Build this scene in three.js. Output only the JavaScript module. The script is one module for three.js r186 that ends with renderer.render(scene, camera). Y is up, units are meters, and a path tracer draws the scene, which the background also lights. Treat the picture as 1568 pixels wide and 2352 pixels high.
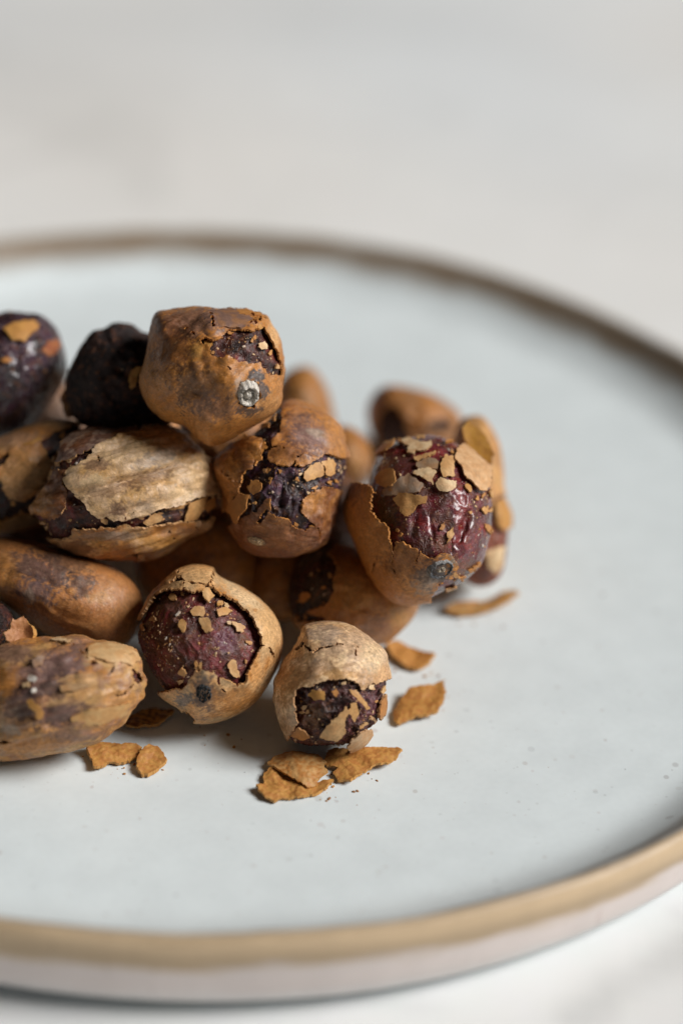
import * as THREE from 'three';
import { RectAreaLightUniformsLib } from 'three/addons/lights/RectAreaLightUniformsLib.js';
import { mergeGeometries } from 'three/addons/utils/BufferGeometryUtils.js';
import { createNoise3D, createNoise2D } from 'simplex-noise';

// ------------------------------------------------------------------ camera
const FW = 1568, FH = 2352;                       // working pixel frame for directions read off the photograph
const FOV = 25, PITCH = THREE.MathUtils.degToRad(31.07), ROLL = THREE.MathUtils.degToRad(3.6), DIST = 0.4293;
const RIM_Y = 0.0173, FLOOR_Y = 0.0075, PLATE_R = 0.1222;
const scene = new THREE.Scene();
const camera = new THREE.PerspectiveCamera(FOV, FW / FH, 0.02, 30);
const target = new THREE.Vector3(0.026, RIM_Y, 0.0021);
const FWD = new THREE.Vector3(0, -Math.sin(PITCH), -Math.cos(PITCH));
const R0 = new THREE.Vector3(1, 0, 0), U0 = new THREE.Vector3(0, Math.cos(PITCH), -Math.sin(PITCH));
const RIGHT = R0.clone().multiplyScalar(Math.cos(ROLL)).addScaledVector(U0, Math.sin(ROLL));
const UPV = U0.clone().multiplyScalar(Math.cos(ROLL)).addScaledVector(R0, -Math.sin(ROLL));
const EYE = target.clone().addScaledVector(FWD, -DIST);
camera.position.copy(EYE); camera.up.copy(UPV); camera.lookAt(target); camera.updateMatrixWorld();
camera.focus = 0.377; camera.userData.fStop = 5.0;

// ------------------------------------------------------------------ light
RectAreaLightUniformsLib.init();
const windowLight = new THREE.RectAreaLight(new THREE.Color(1.0, 0.985, 0.968), 27.6, 5.0, 4.2);
windowLight.position.set(8.5, 7.6, 1.3); windowLight.lookAt(0.0, 0.0, -1.0); windowLight.name = 'window_light'; scene.add(windowLight);
const roomFill = new THREE.RectAreaLight(new THREE.Color(0.94, 0.97, 1.0), 0.16, 2.4, 1.6);  // weak added fill for light bounced by the unseen room; no lamp there
roomFill.position.set(0.5, 1.0, 2.3); roomFill.lookAt(0, 0, 0); roomFill.name = 'room_fill'; scene.add(roomFill);

const renderer = new THREE.WebGLRenderer({ antialias: true });
renderer.toneMapping = THREE.LinearToneMapping; renderer.toneMappingExposure = 1.0;
renderer.shadowMap.enabled = true;

// ------------------------------------------------------------------ helpers
let seed = 12345;
function rnd() { seed = (seed + 0x6D2B79F5) | 0; let t = Math.imul(seed ^ (seed >>> 15), 1 | seed); t = (t + Math.imul(t ^ (t >>> 7), 61 | t)) ^ t; return ((t ^ (t >>> 14)) >>> 0) / 4294967296; }
const n3 = createNoise3D(rnd), n2 = createNoise2D(rnd);
const fbm = (x, y, z) => 0.57 * n3(x, y, z) + 0.29 * n3(x * 2.1 + 7, y * 2.1, z * 2.1) + 0.14 * n3(x * 4.3, y * 4.3 + 3, z * 4.3);
const clamp = (x, a, b) => Math.min(b, Math.max(a, x));
const sst = (a, b, x) => { const t = clamp((x - a) / (b - a), 0, 1); return t * t * (3 - 2 * t); };
const lerp = (a, b, t) => a + (b - a) * t;
const FPX = (FH / 2) / Math.tan(THREE.MathUtils.degToRad(FOV) / 2);
function project(p) {                              // world point -> [x, y, depth] in the working frame
  const dx = p.x - EYE.x, dy = p.y - EYE.y, dz = p.z - EYE.z;
  const a = dx * RIGHT.x + dy * RIGHT.y + dz * RIGHT.z, b = dx * UPV.x + dy * UPV.y + dz * UPV.z, c = dx * FWD.x + dy * FWD.y + dz * FWD.z;
  return [FW / 2 + FPX * a / c, FH / 2 - FPX * b / c, c];
}
function ray(x, y) { return FWD.clone().addScaledVector(RIGHT, (x - FW / 2) / FPX).addScaledVector(UPV, -(y - FH / 2) / FPX); }   // depth 1
function atHeight(x, y, h) { const r = ray(x, y), s = (h - EYE.y) / r.y; return EYE.clone().addScaledVector(r, s); }
function atDepth(x, y, d) { return EYE.clone().addScaledVector(ray(x, y), d); }
// windows on the photograph in which outlines were read: [x0, y0, scale] into the working frame
const Z = { a: [0, 660.3, 0.2563], b: [287.1, 660.3, 0.2746], c: [0, 918.6, 0.3296], d: [459.3, 861.2, 0.2380], e: [746.4, 832.5, 0.2929], f: [0, 1205.7, 0.2563], g: [258.4, 1234.4, 0.2746], h: [574.2, 1205.7, 0.2929], i: [0, 1607.6, 0.3662], F: [0, 0, 1] };
const zp = (z, [x, y]) => [Z[z][0] + x * Z[z][2], Z[z][1] + y * Z[z][2]];
function pl(z, flat) { const o = []; for (let i = 0; i < flat.length; i += 2) o.push(zp(z, [flat[i], flat[i + 1]])); return o; }
function segDist(px, py, a, b) {
  const vx = b[0] - a[0], vy = b[1] - a[1], t = clamp(((px - a[0]) * vx + (py - a[1]) * vy) / (vx * vx + vy * vy + 1e-9), 0, 1);
  return Math.hypot(px - a[0] - t * vx, py - a[1] - t * vy);
}
function sdPoly(px, py, P) {                       // positive inside
  let d = 1e9, inn = false;
  for (let i = 0, j = P.length - 1; i < P.length; j = i++) {
    d = Math.min(d, segDist(px, py, P[j], P[i]));
    if ((P[i][1] > py) !== (P[j][1] > py) && px < (P[j][0] - P[i][0]) * (py - P[i][1]) / (P[j][1] - P[i][1]) + P[i][0]) inn = !inn;
  }
  return inn ? d : -d;
}
function bounds(P) { let a = 1e9, b = 1e9, c = -1e9, d = -1e9; for (const p of P) { a = Math.min(a, p[0]); b = Math.min(b, p[1]); c = Math.max(c, p[0]); d = Math.max(d, p[1]); } return [a, b, c, d]; }
function sdLine(px, py, L) { let d = 1e9; for (let i = 1; i < L.length; i++) d = Math.min(d, segDist(px, py, L[i - 1], L[i])); return d; }
const names = {};
function numbered(n) { const k = names[n] = (names[n] ?? -1) + 1; return k ? n + '_' + String(k).padStart(3, '0') : n; }
function addMesh(name, geo, mat, parent) { const m = new THREE.Mesh(geo, mat); m.name = name; m.castShadow = m.receiveShadow = true; parent.add(m); return m; }
function thing(name, label, category, group, pos) {
  const o = new THREE.Group(); o.name = numbered(name); o.userData = { label, category }; if (group) o.userData.group = group;
  if (pos) o.position.copy(pos); scene.add(o); return o;
}
// a curved sheet with thickness: grid vertices (outer position, normal, mask, colour); kept where mask > 0, cut cleanly along mask = 0
function sheet(V, tris, th, inner, wallCol, org) {
  const pos = [], nor = [], col = [], uv = [], idx = [];
  const put = (x, y, z, nx, ny, nz, c, u, v) => { pos.push(x - org.x, y - org.y, z - org.z); nor.push(nx, ny, nz); col.push(c[0], c[1], c[2]); uv.push(u, v); return pos.length / 3 - 1; };
  const mo = new Map(), mi = new Map();
  const outer = (k) => { let q = mo.get(k); if (q === undefined) { const v = V[k]; q = put(v.x, v.y, v.z, v.nx, v.ny, v.nz, v.c, v.u, v.w); mo.set(k, q); } return q; };
  const inn = (k) => { let q = mi.get(k); if (q === undefined) { const v = V[k]; q = put(v.x - v.nx * th, v.y - v.ny * th, v.z - v.nz * th, -v.nx, -v.ny, -v.nz, inner, v.u, v.w); mi.set(k, q); } return q; };
  const cut = new Map();
  const mid = (a, b) => {
    const key = a < b ? a * 4e6 + b : b * 4e6 + a; let q = cut.get(key); if (q) return q;
    if (a > b) [a, b] = [b, a];
    const A = V[a], B = V[b], t = clamp(A.m / (A.m - B.m), 0.02, 0.98), f = (s) => A[s] + (B[s] - A[s]) * t;
    const c = [0, 1, 2].map((i) => A.c[i] + (B.c[i] - A.c[i]) * t), p = { x: f('x'), y: f('y'), z: f('z'), nx: f('nx'), ny: f('ny'), nz: f('nz'), u: f('u'), w: f('w') };
    const l = Math.hypot(p.nx, p.ny, p.nz); p.nx /= l; p.ny /= l; p.nz /= l;
    q = { p, o: put(p.x, p.y, p.z, p.nx, p.ny, p.nz, c, p.u, p.w), i: put(p.x - p.nx * th, p.y - p.ny * th, p.z - p.nz * th, -p.nx, -p.ny, -p.nz, inner, p.u, p.w) };
    cut.set(key, q); return q;
  };
  for (const t of tris) {
    const inb = [V[t[0]].m > 0, V[t[1]].m > 0, V[t[2]].m > 0], n = inb[0] + inb[1] + inb[2];
    if (!n) continue;
    if (n === 3) { idx.push(outer(t[0]), outer(t[1]), outer(t[2]), inn(t[0]), inn(t[2]), inn(t[1])); continue; }
    let k = n === 1 ? inb.indexOf(true) : inb.indexOf(false);
    const a = t[k], b = t[(k + 1) % 3], c = t[(k + 2) % 3], ab = mid(a, b), ac = mid(a, c);
    let w;
    if (n === 1) { idx.push(outer(a), ab.o, ac.o, inn(a), ac.i, ab.i); w = [ab, ac]; }
    else { idx.push(ab.o, outer(b), outer(c), ab.o, outer(c), ac.o, ab.i, inn(c), inn(b), ab.i, ac.i, inn(c)); w = [ac, ab]; }
    const [s, e] = w, ex = e.p.x - s.p.x, ey = e.p.y - s.p.y, ez = e.p.z - s.p.z;
    let nx = ey * s.p.nz - ez * s.p.ny, ny = ez * s.p.nx - ex * s.p.nz, nz = ex * s.p.ny - ey * s.p.nx; const l = Math.hypot(nx, ny, nz) || 1; nx /= l; ny /= l; nz /= l;
    const q = [[s.p, 0], [e.p, 0], [e.p, th], [s.p, th]].map(([p, d]) => put(p.x - p.nx * d, p.y - p.ny * d, p.z - p.nz * d, nx, ny, nz, wallCol, p.u, p.w));
    idx.push(q[0], q[2], q[1], q[0], q[3], q[2]);
  }
  if (!idx.length) return null;
  const g = new THREE.BufferGeometry();
  g.setAttribute('position', new THREE.Float32BufferAttribute(pos, 3)); g.setAttribute('normal', new THREE.Float32BufferAttribute(nor, 3));
  g.setAttribute('color', new THREE.Float32BufferAttribute(col, 3)); g.setAttribute('uv', new THREE.Float32BufferAttribute(uv, 2)); g.setIndex(idx);
  return g;
}

// ------------------------------------------------------------------ materials
function tileNoise(size, fn) {                     // tileable grey texture from noise on a torus-like blend
  const d = new Uint8Array(size * size * 4);
  for (let y = 0; y < size; y++) for (let x = 0; x < size; x++) {
    const u = x / size, v = y / size, a = 1 - Math.abs(2 * u - 1), wx = sst(0, 0.25, u), wy = sst(0, 0.25, v);
    const f = (p, q) => fn(p, q);
    const val = lerp(lerp(f(u + 1, v + 1), f(u, v + 1), wx), lerp(f(u + 1, v), f(u, v), wx), wy);
    const b = clamp(Math.round(val * 255), 0, 255), o = (y * size + x) * 4; d[o] = d[o + 1] = d[o + 2] = b; d[o + 3] = 255;
  }
  const t = new THREE.DataTexture(d, size, size); t.wrapS = t.wrapT = THREE.RepeatWrapping; t.magFilter = THREE.LinearFilter; t.minFilter = THREE.LinearMipmapLinearFilter; t.generateMipmaps = true; t.needsUpdate = true; return t;
}
const shellBump = tileNoise(512, (u, v) => 0.5 + 0.28 * n2(u * 22, v * 30) + 0.2 * n2(u * 60, v * 80) + 0.14 * n2(u * 150, v * 150));
const coreBump = tileNoise(512, (u, v) => { const r = 1 - Math.abs(n2(u * 14 + 2 * n2(u * 5, v * 5), v * 9)); const s = 1 - Math.abs(n2(u * 40, v * 32 + 9)); return 0.05 + 0.5 * r * r + 0.25 * s + 0.15 * n2(u * 110, v * 110); });
const shellGrain = tileNoise(1024, (u, v) => { const fib = n2(u * 24 + 1.5 * n2(u * 6, v * 6), v * 110), pit = sst(0.55, 0.85, n2(u * 85, v * 85 + 3)), fleck = sst(0.6, 0.9, n2(u * 120 + 7, v * 120)); return 0.8 + 0.10 * n2(u * 40, v * 40) + 0.08 * fib + 0.07 * n2(u * 180, v * 180) - 0.28 * pit + 0.14 * fleck; });
const shellRough = tileNoise(256, (u, v) => 0.50 + 0.14 * n2(u * 12, v * 12) + 0.12 * n2(u * 50, v * 50));
const coreRough = tileNoise(256, (u, v) => 0.34 + 0.16 * n2(u * 9 + 4, v * 9) + 0.14 * n2(u * 40, v * 40));
const UVM = 0.016;                                 // metres per texture tile
const MAT = {
  shell: new THREE.MeshPhysicalMaterial({ color: new THREE.Color(1.36, 1.36, 1.36), vertexColors: true, map: shellGrain, roughness: 1, roughnessMap: shellRough, bumpMap: shellBump, bumpScale: 0.00005, side: THREE.DoubleSide }),
  core: new THREE.MeshPhysicalMaterial({ vertexColors: true, roughness: 1, roughnessMap: coreRough, clearcoat: 0.8, clearcoatRoughness: 0.24, bumpMap: coreBump, bumpScale: 0.0002, side: THREE.DoubleSide }),
  softCore: new THREE.MeshPhysicalMaterial({ vertexColors: true, roughness: 1.25, roughnessMap: coreRough, clearcoat: 0.2, clearcoatRoughness: 0.35, bumpMap: coreBump, bumpScale: 0.00018, side: THREE.DoubleSide }),
  dryCore: new THREE.MeshPhysicalMaterial({ vertexColors: true, roughness: 0.78, bumpMap: coreBump, bumpScale: 0.00016, side: THREE.DoubleSide }),
  flake: new THREE.MeshPhysicalMaterial({ vertexColors: true, roughness: 0.58, bumpMap: shellBump, bumpScale: 0.00005, side: THREE.DoubleSide }),
  thinFlake: new THREE.MeshPhysicalMaterial({ vertexColors: true, roughness: 0.9, transmission: 0.4, thickness: 0, bumpMap: shellBump, bumpScale: 0.00015, side: THREE.DoubleSide }),
  stem: new THREE.MeshPhysicalMaterial({ vertexColors: true, roughness: 0.85, bumpMap: shellBump, bumpScale: 0.0003, side: THREE.DoubleSide }),
  crumb: new THREE.MeshPhysicalMaterial({ vertexColors: true, roughness: 0.75 }),
};
const C = {                                         // linear base colours
  tan: [0.43, 0.180, 0.044], orange: [0.40, 0.158, 0.032], beige: [0.58, 0.34, 0.145], pale: [0.70, 0.50, 0.285], mauve: [0.165, 0.088, 0.066], grey: [0.36, 0.265, 0.195],
  brown: [0.165, 0.056, 0.017], dark: [0.045, 0.022, 0.015], gold: [0.50, 0.245, 0.060], core: [0.090, 0.023, 0.016], coreRed: [0.16, 0.022, 0.016], coreDark: [0.026, 0.012, 0.010], white: [0.74, 0.68, 0.60], ash: [0.050, 0.050, 0.054], chip: [0.56, 0.305, 0.11], rust: [0.24, 0.055, 0.020],
};
const mixc = (a, b, t) => [a[0] + (b[0] - a[0]) * t, a[1] + (b[1] - a[1]) * t, a[2] + (b[2] - a[2]) * t];

// ------------------------------------------------------------------ table and plate
{
  const S = 1024, d = new Uint8Array(S * S * 4), W = 3.2;
  const veinsAndBands = [[atHeight(1300, 2352, 0), atHeight(1480, 2230, 0), atHeight(1650, 2140, 0), 0.004, 0.09], [atHeight(-60, 118, 0), atHeight(260, 62, 0), atHeight(620, 24, 0), 0.06, 0.05], [atHeight(1150, 250, 0), atHeight(1350, 190, 0), atHeight(1700, 20, 0), 0.07, 0.015]];  // thin grey vein at front right, two broad soft grey bands farther back
  for (let y = 0; y < S; y++) for (let x = 0; x < S; x++) {
    const wx = (x / S - 0.5) * W, wz = (0.5 - y / S) * W - 0.6;
    let v = 1 + 0.008 * n2(wx * 6, wz * 9) + 0.007 * n2(wx * 19 + 5, wz * 23) + 0.006 * n2(wx * 70, wz * 70);
    const r = 1 - Math.abs(n2(wx * 3 + 0.35 * n2(wx * 9, wz * 9), wz * 4 + 11 + 0.3 * n2(wx * 8 + 3, wz * 7))); v -= 0.03 * Math.pow(sst(0.86, 1, r), 2);
    for (const [a, b, c, w, k] of veinsAndBands) { const dd = Math.min(segDist(wx, wz, [a.x, a.z], [b.x, b.z]), segDist(wx, wz, [b.x, b.z], [c.x, c.z])) + 0.4 * w * n2(wx * 8 / (w * 20), wz * 8); v -= k * Math.exp(-(dd * dd) / (w * w)); }
    const warm = 0.012 * n2(wx * 4 + 9, wz * 4), o = (y * S + x) * 4;
    d[o] = clamp(226 * v * (1 + warm), 0, 255); d[o + 1] = clamp(226 * v, 0, 255); d[o + 2] = clamp(224 * v * (1 - warm), 0, 255); d[o + 3] = 255;
  }
  const t = new THREE.DataTexture(d, S, S); t.colorSpace = THREE.SRGBColorSpace; t.magFilter = THREE.LinearFilter; t.needsUpdate = true;
  const g = new THREE.BoxGeometry(W, 0.04, W); g.translate(0, -0.02, -0.6);
  const P = g.attributes.position, U = g.attributes.uv;
  for (let i = 0; i < P.count; i++) U.setXY(i, P.getX(i) / W + 0.5, 0.5 - (P.getZ(i) + 0.6) / W);
  const m = addMesh('table_top', g, new THREE.MeshPhysicalMaterial({ map: t, roughness: 0.85, specularIntensity: 0.2 }), scene);
  m.userData = { kind: 'structure', label: 'pale marble table top under the plate', category: 'table' };
}
{
  // profile: [radius, height] from the middle of the floor, up the inside wall, over the rim, down the outside
  const R = PLATE_R, prof = [];
  for (let i = 0; i <= 40; i++) prof.push([0.099 * i / 40, FLOOR_Y + 0.0004 * Math.pow(i / 40, 4)]);
  const B = [[0.099, FLOOR_Y + 0.0004], [0.1085, FLOOR_Y + 0.0011], [0.1145, FLOOR_Y + 0.004], [R - 0.0034, RIM_Y - 0.0018], [R - 0.0017, RIM_Y - 0.0001], [R - 0.0006, RIM_Y], [R + 0.0003, RIM_Y - 0.0009], [R + 0.0005, RIM_Y - 0.003], [R - 0.0001, 0.011], [R - 0.0012, 0.006], [R - 0.0034, 0.0024], [R - 0.0050, 0.0012], [R - 0.0056, 0.0009], [R - 0.0062, 0.0001], [0.10, 0.0003], [0.0, 0.0003]];
  const cv = new THREE.CatmullRomCurve3(B.map(([r, h]) => new THREE.Vector3(r, h, 0)), false, 'centripetal');
  for (let i = 1; i <= 120; i++) { const p = cv.getPoint(i / 120); prof.push([Math.max(p.x, 0), p.y]); }
  const NS = 420, NP = prof.length, pos = [], col = [], uv = [], idx = [];
  const S = 1024 * 2, spk = new Uint8Array(S * S * 4);
  for (let y = 0; y < S; y++) for (let x = 0; x < S; x++) {
    const u = x / S * 9, v = y / S * 9, f = 1 + 0.012 * n2(u, v) + 0.010 * n2(u * 3.3, v * 3.3) + 0.006 * n2(u * 14, v * 14), o = (y * S + x) * 4;
    spk[o] = clamp(242 * f, 0, 255); spk[o + 1] = clamp(246 * f, 0, 255); spk[o + 2] = clamp(247 * f, 0, 255); spk[o + 3] = 255;
  }
  for (let i = 0; i < 3400; i++) {                  // iron specks in the glaze
    const cx = rnd() * S, cy = rnd() * S, r = (0.6 + 2.3 * Math.pow(rnd(), 4)) * 1.0, k = rnd() < 0.03 ? 0.6 : 0.05 + 0.15 * rnd() * rnd(), c = [[70, 52, 45], [120, 85, 70], [150, 110, 100], [40, 34, 32]][Math.floor(rnd() * 4)];
    const rr = k > 0.5 ? r * 0.8 : r * (1 + rnd());
    for (let y = Math.floor(cy - rr - 1); y <= cy + rr + 1; y++) for (let x = Math.floor(cx - rr - 1); x <= cx + rr + 1; x++) {
      if (x < 0 || y < 0 || x >= S || y >= S) continue;
      const a = k * clamp(rr + 0.6 - Math.hypot(x - cx, (y - cy) * (0.8 + 0.4 * ((i * 7) % 5) / 5)), 0, 1), o = (y * S + x) * 4;
      for (let j = 0; j < 3; j++) spk[o + j] = lerp(spk[o + j], c[j], a);
    }
  }
  const tex = new THREE.DataTexture(spk, S, S); tex.colorSpace = THREE.SRGBColorSpace; tex.magFilter = THREE.LinearFilter; tex.minFilter = THREE.LinearMipmapLinearFilter; tex.generateMipmaps = true; tex.needsUpdate = true;
  for (let s = 0; s <= NS; s++) {
    const a = s / NS * Math.PI * 2, ca = Math.cos(a), sa = Math.sin(a);
    for (let p = 0; p < NP; p++) {
      let [r, h] = prof[p]; const k = sst(0.085, 0.118, r);
      const wob = 0.0005 * n2(ca * 1.1 + 3, sa * 1.1) + 0.00022 * n2(ca * 3, sa * 3 + 8), wr = 0.0007 * n2(ca * 0.9 + 20, sa * 0.9);
      const hy = h + k * wob * sst(0.002, 0.012, h), rr = r + k * wr;
      pos.push(rr * ca, hy, rr * sa); uv.push(0.5 + rr * ca / 0.25, 0.5 + rr * sa / 0.25);
      // brown iron glaze that breaks on the rim and runs down the outside
      const t = p / (NP - 1), outside = p > 40 + 62, nn = n3(ca * 7, sa * 7, h * 300) * 0.5 + n3(ca * 22, sa * 22, h * 500) * 0.3 + n3(ca * 60, sa * 60, h * 900) * 0.2;
      let c = [0.79, 0.82, 0.82];
      const below = RIM_Y - h;                       // metres under the lip
      const iron = [0.235, 0.155, 0.09], sand = [0.66, 0.475, 0.30], blush = [0.84, 0.71, 0.66];
      if (r > 0.109 && h > 0.002) {
        const pn = prof[Math.min(p + 1, NP - 1)], pr = prof[Math.max(p - 1, 0)], out = pn[1] < pr[1] && r > R - 0.0016 || (p > 100 && pn[1] < pr[1]);
        if (!out) c = mixc(c, iron, 0.95 * sst(0.0066, 0.0026, below + 0.0012 * nn) * sst(-0.0002, 0.0012, below + 0.0004 * nn + 0.0006));
        else {
          c = [0.84, 0.80, 0.78];
          c = mixc(c, blush, 0.9 * sst(0.0165, 0.0095, below + 0.0022 * nn));
          c = mixc(c, sand, sst(0.0072, 0.0042, below + 0.002 * nn));
          c = mixc(c, iron, 0.35 * sst(0.0010, 0.0002, below + 0.0007 * nn) + 0.22 * sst(0.0017, 0.0006, Math.abs(below - 0.0042 + 0.0006 * nn)));
        }
      }
      col.push(...c);
    }
  }
  for (let s = 0; s < NS; s++) for (let p = 0; p < NP - 1; p++) { const a = s * NP + p, b = a + NP; idx.push(a, a + 1, b, b, a + 1, b + 1); }
  const g = new THREE.BufferGeometry(); g.setAttribute('position', new THREE.Float32BufferAttribute(pos, 3)); g.setAttribute('color', new THREE.Float32BufferAttribute(col, 3)); g.setAttribute('uv', new THREE.Float32BufferAttribute(uv, 2)); g.setIndex(idx); g.computeVertexNormals();
  const m = addMesh('dinner_plate', g, new THREE.MeshPhysicalMaterial({ vertexColors: true, map: tex, roughness: 0.42, specularIntensity: 0.6, side: THREE.DoubleSide }), scene);
  m.userData = { label: 'round off-white speckled stoneware plate with a brown glazed rim', category: 'plate' };
}

// ------------------------------------------------------------------ nuts
const NUTS = [];
function cubeDirs(N) {
  const dirs = [], tris = [], uv = [];
  const ax = [[[0, 0, 1], [1, 0, 0], [0, 1, 0]], [[0, 0, -1], [-1, 0, 0], [0, 1, 0]], [[1, 0, 0], [0, 0, -1], [0, 1, 0]], [[-1, 0, 0], [0, 0, 1], [0, 1, 0]], [[0, 1, 0], [1, 0, 0], [0, 0, -1]], [[0, -1, 0], [1, 0, 0], [0, 0, 1]]];
  ax.forEach(([n, u, v], f) => {
    const b = dirs.length;
    for (let j = 0; j <= N; j++) for (let i = 0; i <= N; i++) {
      const s = Math.tan((i / N - 0.5) * Math.PI / 2), t = Math.tan((j / N - 0.5) * Math.PI / 2), x = n[0] + u[0] * s + v[0] * t, y = n[1] + u[1] * s + v[1] * t, z = n[2] + u[2] * s + v[2] * t, l = Math.hypot(x, y, z);
      dirs.push([x / l, y / l, z / l]); uv.push([i / N + f * 0.37, j / N + f * 0.61]);
    }
    for (let j = 0; j < N; j++) for (let i = 0; i < N; i++) {
      const a = b + j * (N + 1) + i, c = a + N + 1;
      if ((i + j) & 1) tris.push([a, a + 1, c + 1], [a, c + 1, c]); else tris.push([a, a + 1, c], [a + 1, c + 1, c]);
    }
  });
  const map = new Map();
  dirs.forEach((d, i) => { const k = Math.round(d[0] * 1e6) + '_' + Math.round(d[1] * 1e6) + '_' + Math.round(d[2] * 1e6); (map.get(k) ?? map.set(k, []).get(k)).push(i); });
  return { dirs, tris, uv, seams: [...map.values()].filter((g) => g.length > 1) };
}
const CUBES = {};
function bend(V, cube, mix) {                      // normals of the displaced sheet, blended with those of the smooth body
  const A = new Float64Array(V.length * 3);
  for (const [a, b, c] of cube.tris) {
    const p = V[a], q = V[b], r = V[c]; if (p.m < -0.5 && q.m < -0.5 && r.m < -0.5) continue;
    const ux = q.x - p.x, uy = q.y - p.y, uz = q.z - p.z, vx = r.x - p.x, vy = r.y - p.y, vz = r.z - p.z, nx = uy * vz - uz * vy, ny = uz * vx - ux * vz, nz = ux * vy - uy * vx;
    for (const k of [a, b, c]) { A[k * 3] += nx; A[k * 3 + 1] += ny; A[k * 3 + 2] += nz; }
  }
  for (const g of cube.seams) { let x = 0, y = 0, z = 0; for (const i of g) { x += A[i * 3]; y += A[i * 3 + 1]; z += A[i * 3 + 2]; } for (const i of g) { A[i * 3] = x; A[i * 3 + 1] = y; A[i * 3 + 2] = z; } }
  V.forEach((v, i) => { let x = A[i * 3], y = A[i * 3 + 1], z = A[i * 3 + 2], l = Math.hypot(x, y, z); if (!l) return; x /= l; y /= l; z /= l; v.nx = lerp(v.nx, x, mix); v.ny = lerp(v.ny, y, mix); v.nz = lerp(v.nz, z, mix); l = Math.hypot(v.nx, v.ny, v.nz) || 1; v.nx /= l; v.ny /= l; v.nz /= l; });
}
function smoothClosed(P, n) {
  const c = new THREE.CatmullRomCurve3(P.map(([x, y]) => new THREE.Vector3(x, y, 0)), true, 'centripetal'); return c.getPoints(n).map((p) => [p.x, p.y]);
}
function surfaceOf(o) {
  // the outline gives the girth seen side-on; depth radius and lean give the third dimension
  const c = o.centre, mpp = c.d / FPX, P = smoothClosed(o.outline, 200).map(([x, y]) => [(x - c.px) * mpp, -(y - c.py) * mpp]);
  const T = 360, Rt = new Float64Array(T);
  for (let k = 0; k < T; k++) {
    const th = k / T * 2 * Math.PI, ux = Math.cos(th), uy = Math.sin(th); let best = 0;
    for (let i = 0, j = P.length - 1; i < P.length; j = i++) {
      const ax = P[j][0], ay = P[j][1], ex = P[i][0] - ax, ey = P[i][1] - ay, den = ux * ey - uy * ex; if (Math.abs(den) < 1e-15) continue;
      const t = (ax * ey - ay * ex) / den, s = (ax * uy - ay * ux) / den; if (t > 0 && s >= 0 && s <= 1) best = Math.max(best, t);
    }
    Rt[k] = best;
  }
  // best ellipse: 1/R^2 = a cos^2 + b cos sin + c sin^2
  let A = [[0, 0, 0], [0, 0, 0], [0, 0, 0]], bb = [0, 0, 0];
  for (let k = 0; k < T; k++) { const th = k / T * 2 * Math.PI, f = [Math.cos(th) ** 2, Math.cos(th) * Math.sin(th), Math.sin(th) ** 2], y = 1 / Rt[k] ** 2, w = Rt[k] ** 2; for (let i = 0; i < 3; i++) { bb[i] += w * f[i] * y; for (let j = 0; j < 3; j++) A[i][j] += w * f[i] * f[j]; } }
  const det = (m) => m[0][0] * (m[1][1] * m[2][2] - m[1][2] * m[2][1]) - m[0][1] * (m[1][0] * m[2][2] - m[1][2] * m[2][0]) + m[0][2] * (m[1][0] * m[2][1] - m[1][1] * m[2][0]);
  const D0 = det(A), q = [0, 1, 2].map((i) => det(A.map((r, a) => r.map((v, b) => b === i ? bb[a] : v))) / D0);
  const D = o.depth / 1000, [kx, ky] = o.lean ?? [0, 0], off = o.seed * 37.1, lump = (o.lump ?? 0.5) / 1000, box = o.box ?? 1;
  const grooves = (o.grooves ?? []).map((g) => ({ ...g, L: g.line.map(([x, y]) => [(x - c.px) * mpp, -(y - c.py) * mpp]), wm: g.w * mpp }));
  return (dx, dy, dz, out) => {
    const rho = Math.hypot(dx, dy), th = Math.atan2(dy, dx), f = ((th / (2 * Math.PI) + 1) % 1) * T, k = Math.floor(f), R1 = lerp(Rt[k % T], Rt[(k + 1) % T], f - k);
    const cc = rho > 1e-9 ? dx / rho : 1, ss = rho > 1e-9 ? dy / rho : 0, E = 1 / Math.sqrt(Math.max(1e-9, q[0] * cc * cc + q[1] * cc * ss + q[2] * ss * ss));
    const RR = lerp(E, R1, sst(0.3, 0.97, rho)), x = RR * dx, y = RR * dy;
    let z = D * Math.sign(dz) * Math.pow(Math.abs(dz), box);
    const nn = 1 + lump / 0.011 * (0.8 * n3(dx * 1.6 + off, dy * 1.6, dz * 1.6) + 0.45 * n3(dx * 3.7, dy * 3.7 + off, dz * 3.7)) * sst(1.0, 0.7, rho);
    let g = 0; if (dz > -0.1) for (const q of grooves) { const dd = sdLine(x, y, q.L); g += q.h / 1000 * Math.exp(-(dd * dd) / (q.wm * q.wm)) * sst(1.02, 0.85, rho); }
    z = z * nn + g; out[0] = x; out[1] = y; out[2] = z + (kx * x + ky * y) * sst(0, 1, Math.sqrt(Math.max(0, 1)));
    return out;
  };
}
const toWorld = (c, l) => new THREE.Vector3(c.p.x + RIGHT.x * l[0] + UPV.x * l[1] - FWD.x * l[2], c.p.y + RIGHT.y * l[0] + UPV.y * l[1] - FWD.y * l[2], c.p.z + RIGHT.z * l[0] + UPV.z * l[1] - FWD.z * l[2]);

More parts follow.
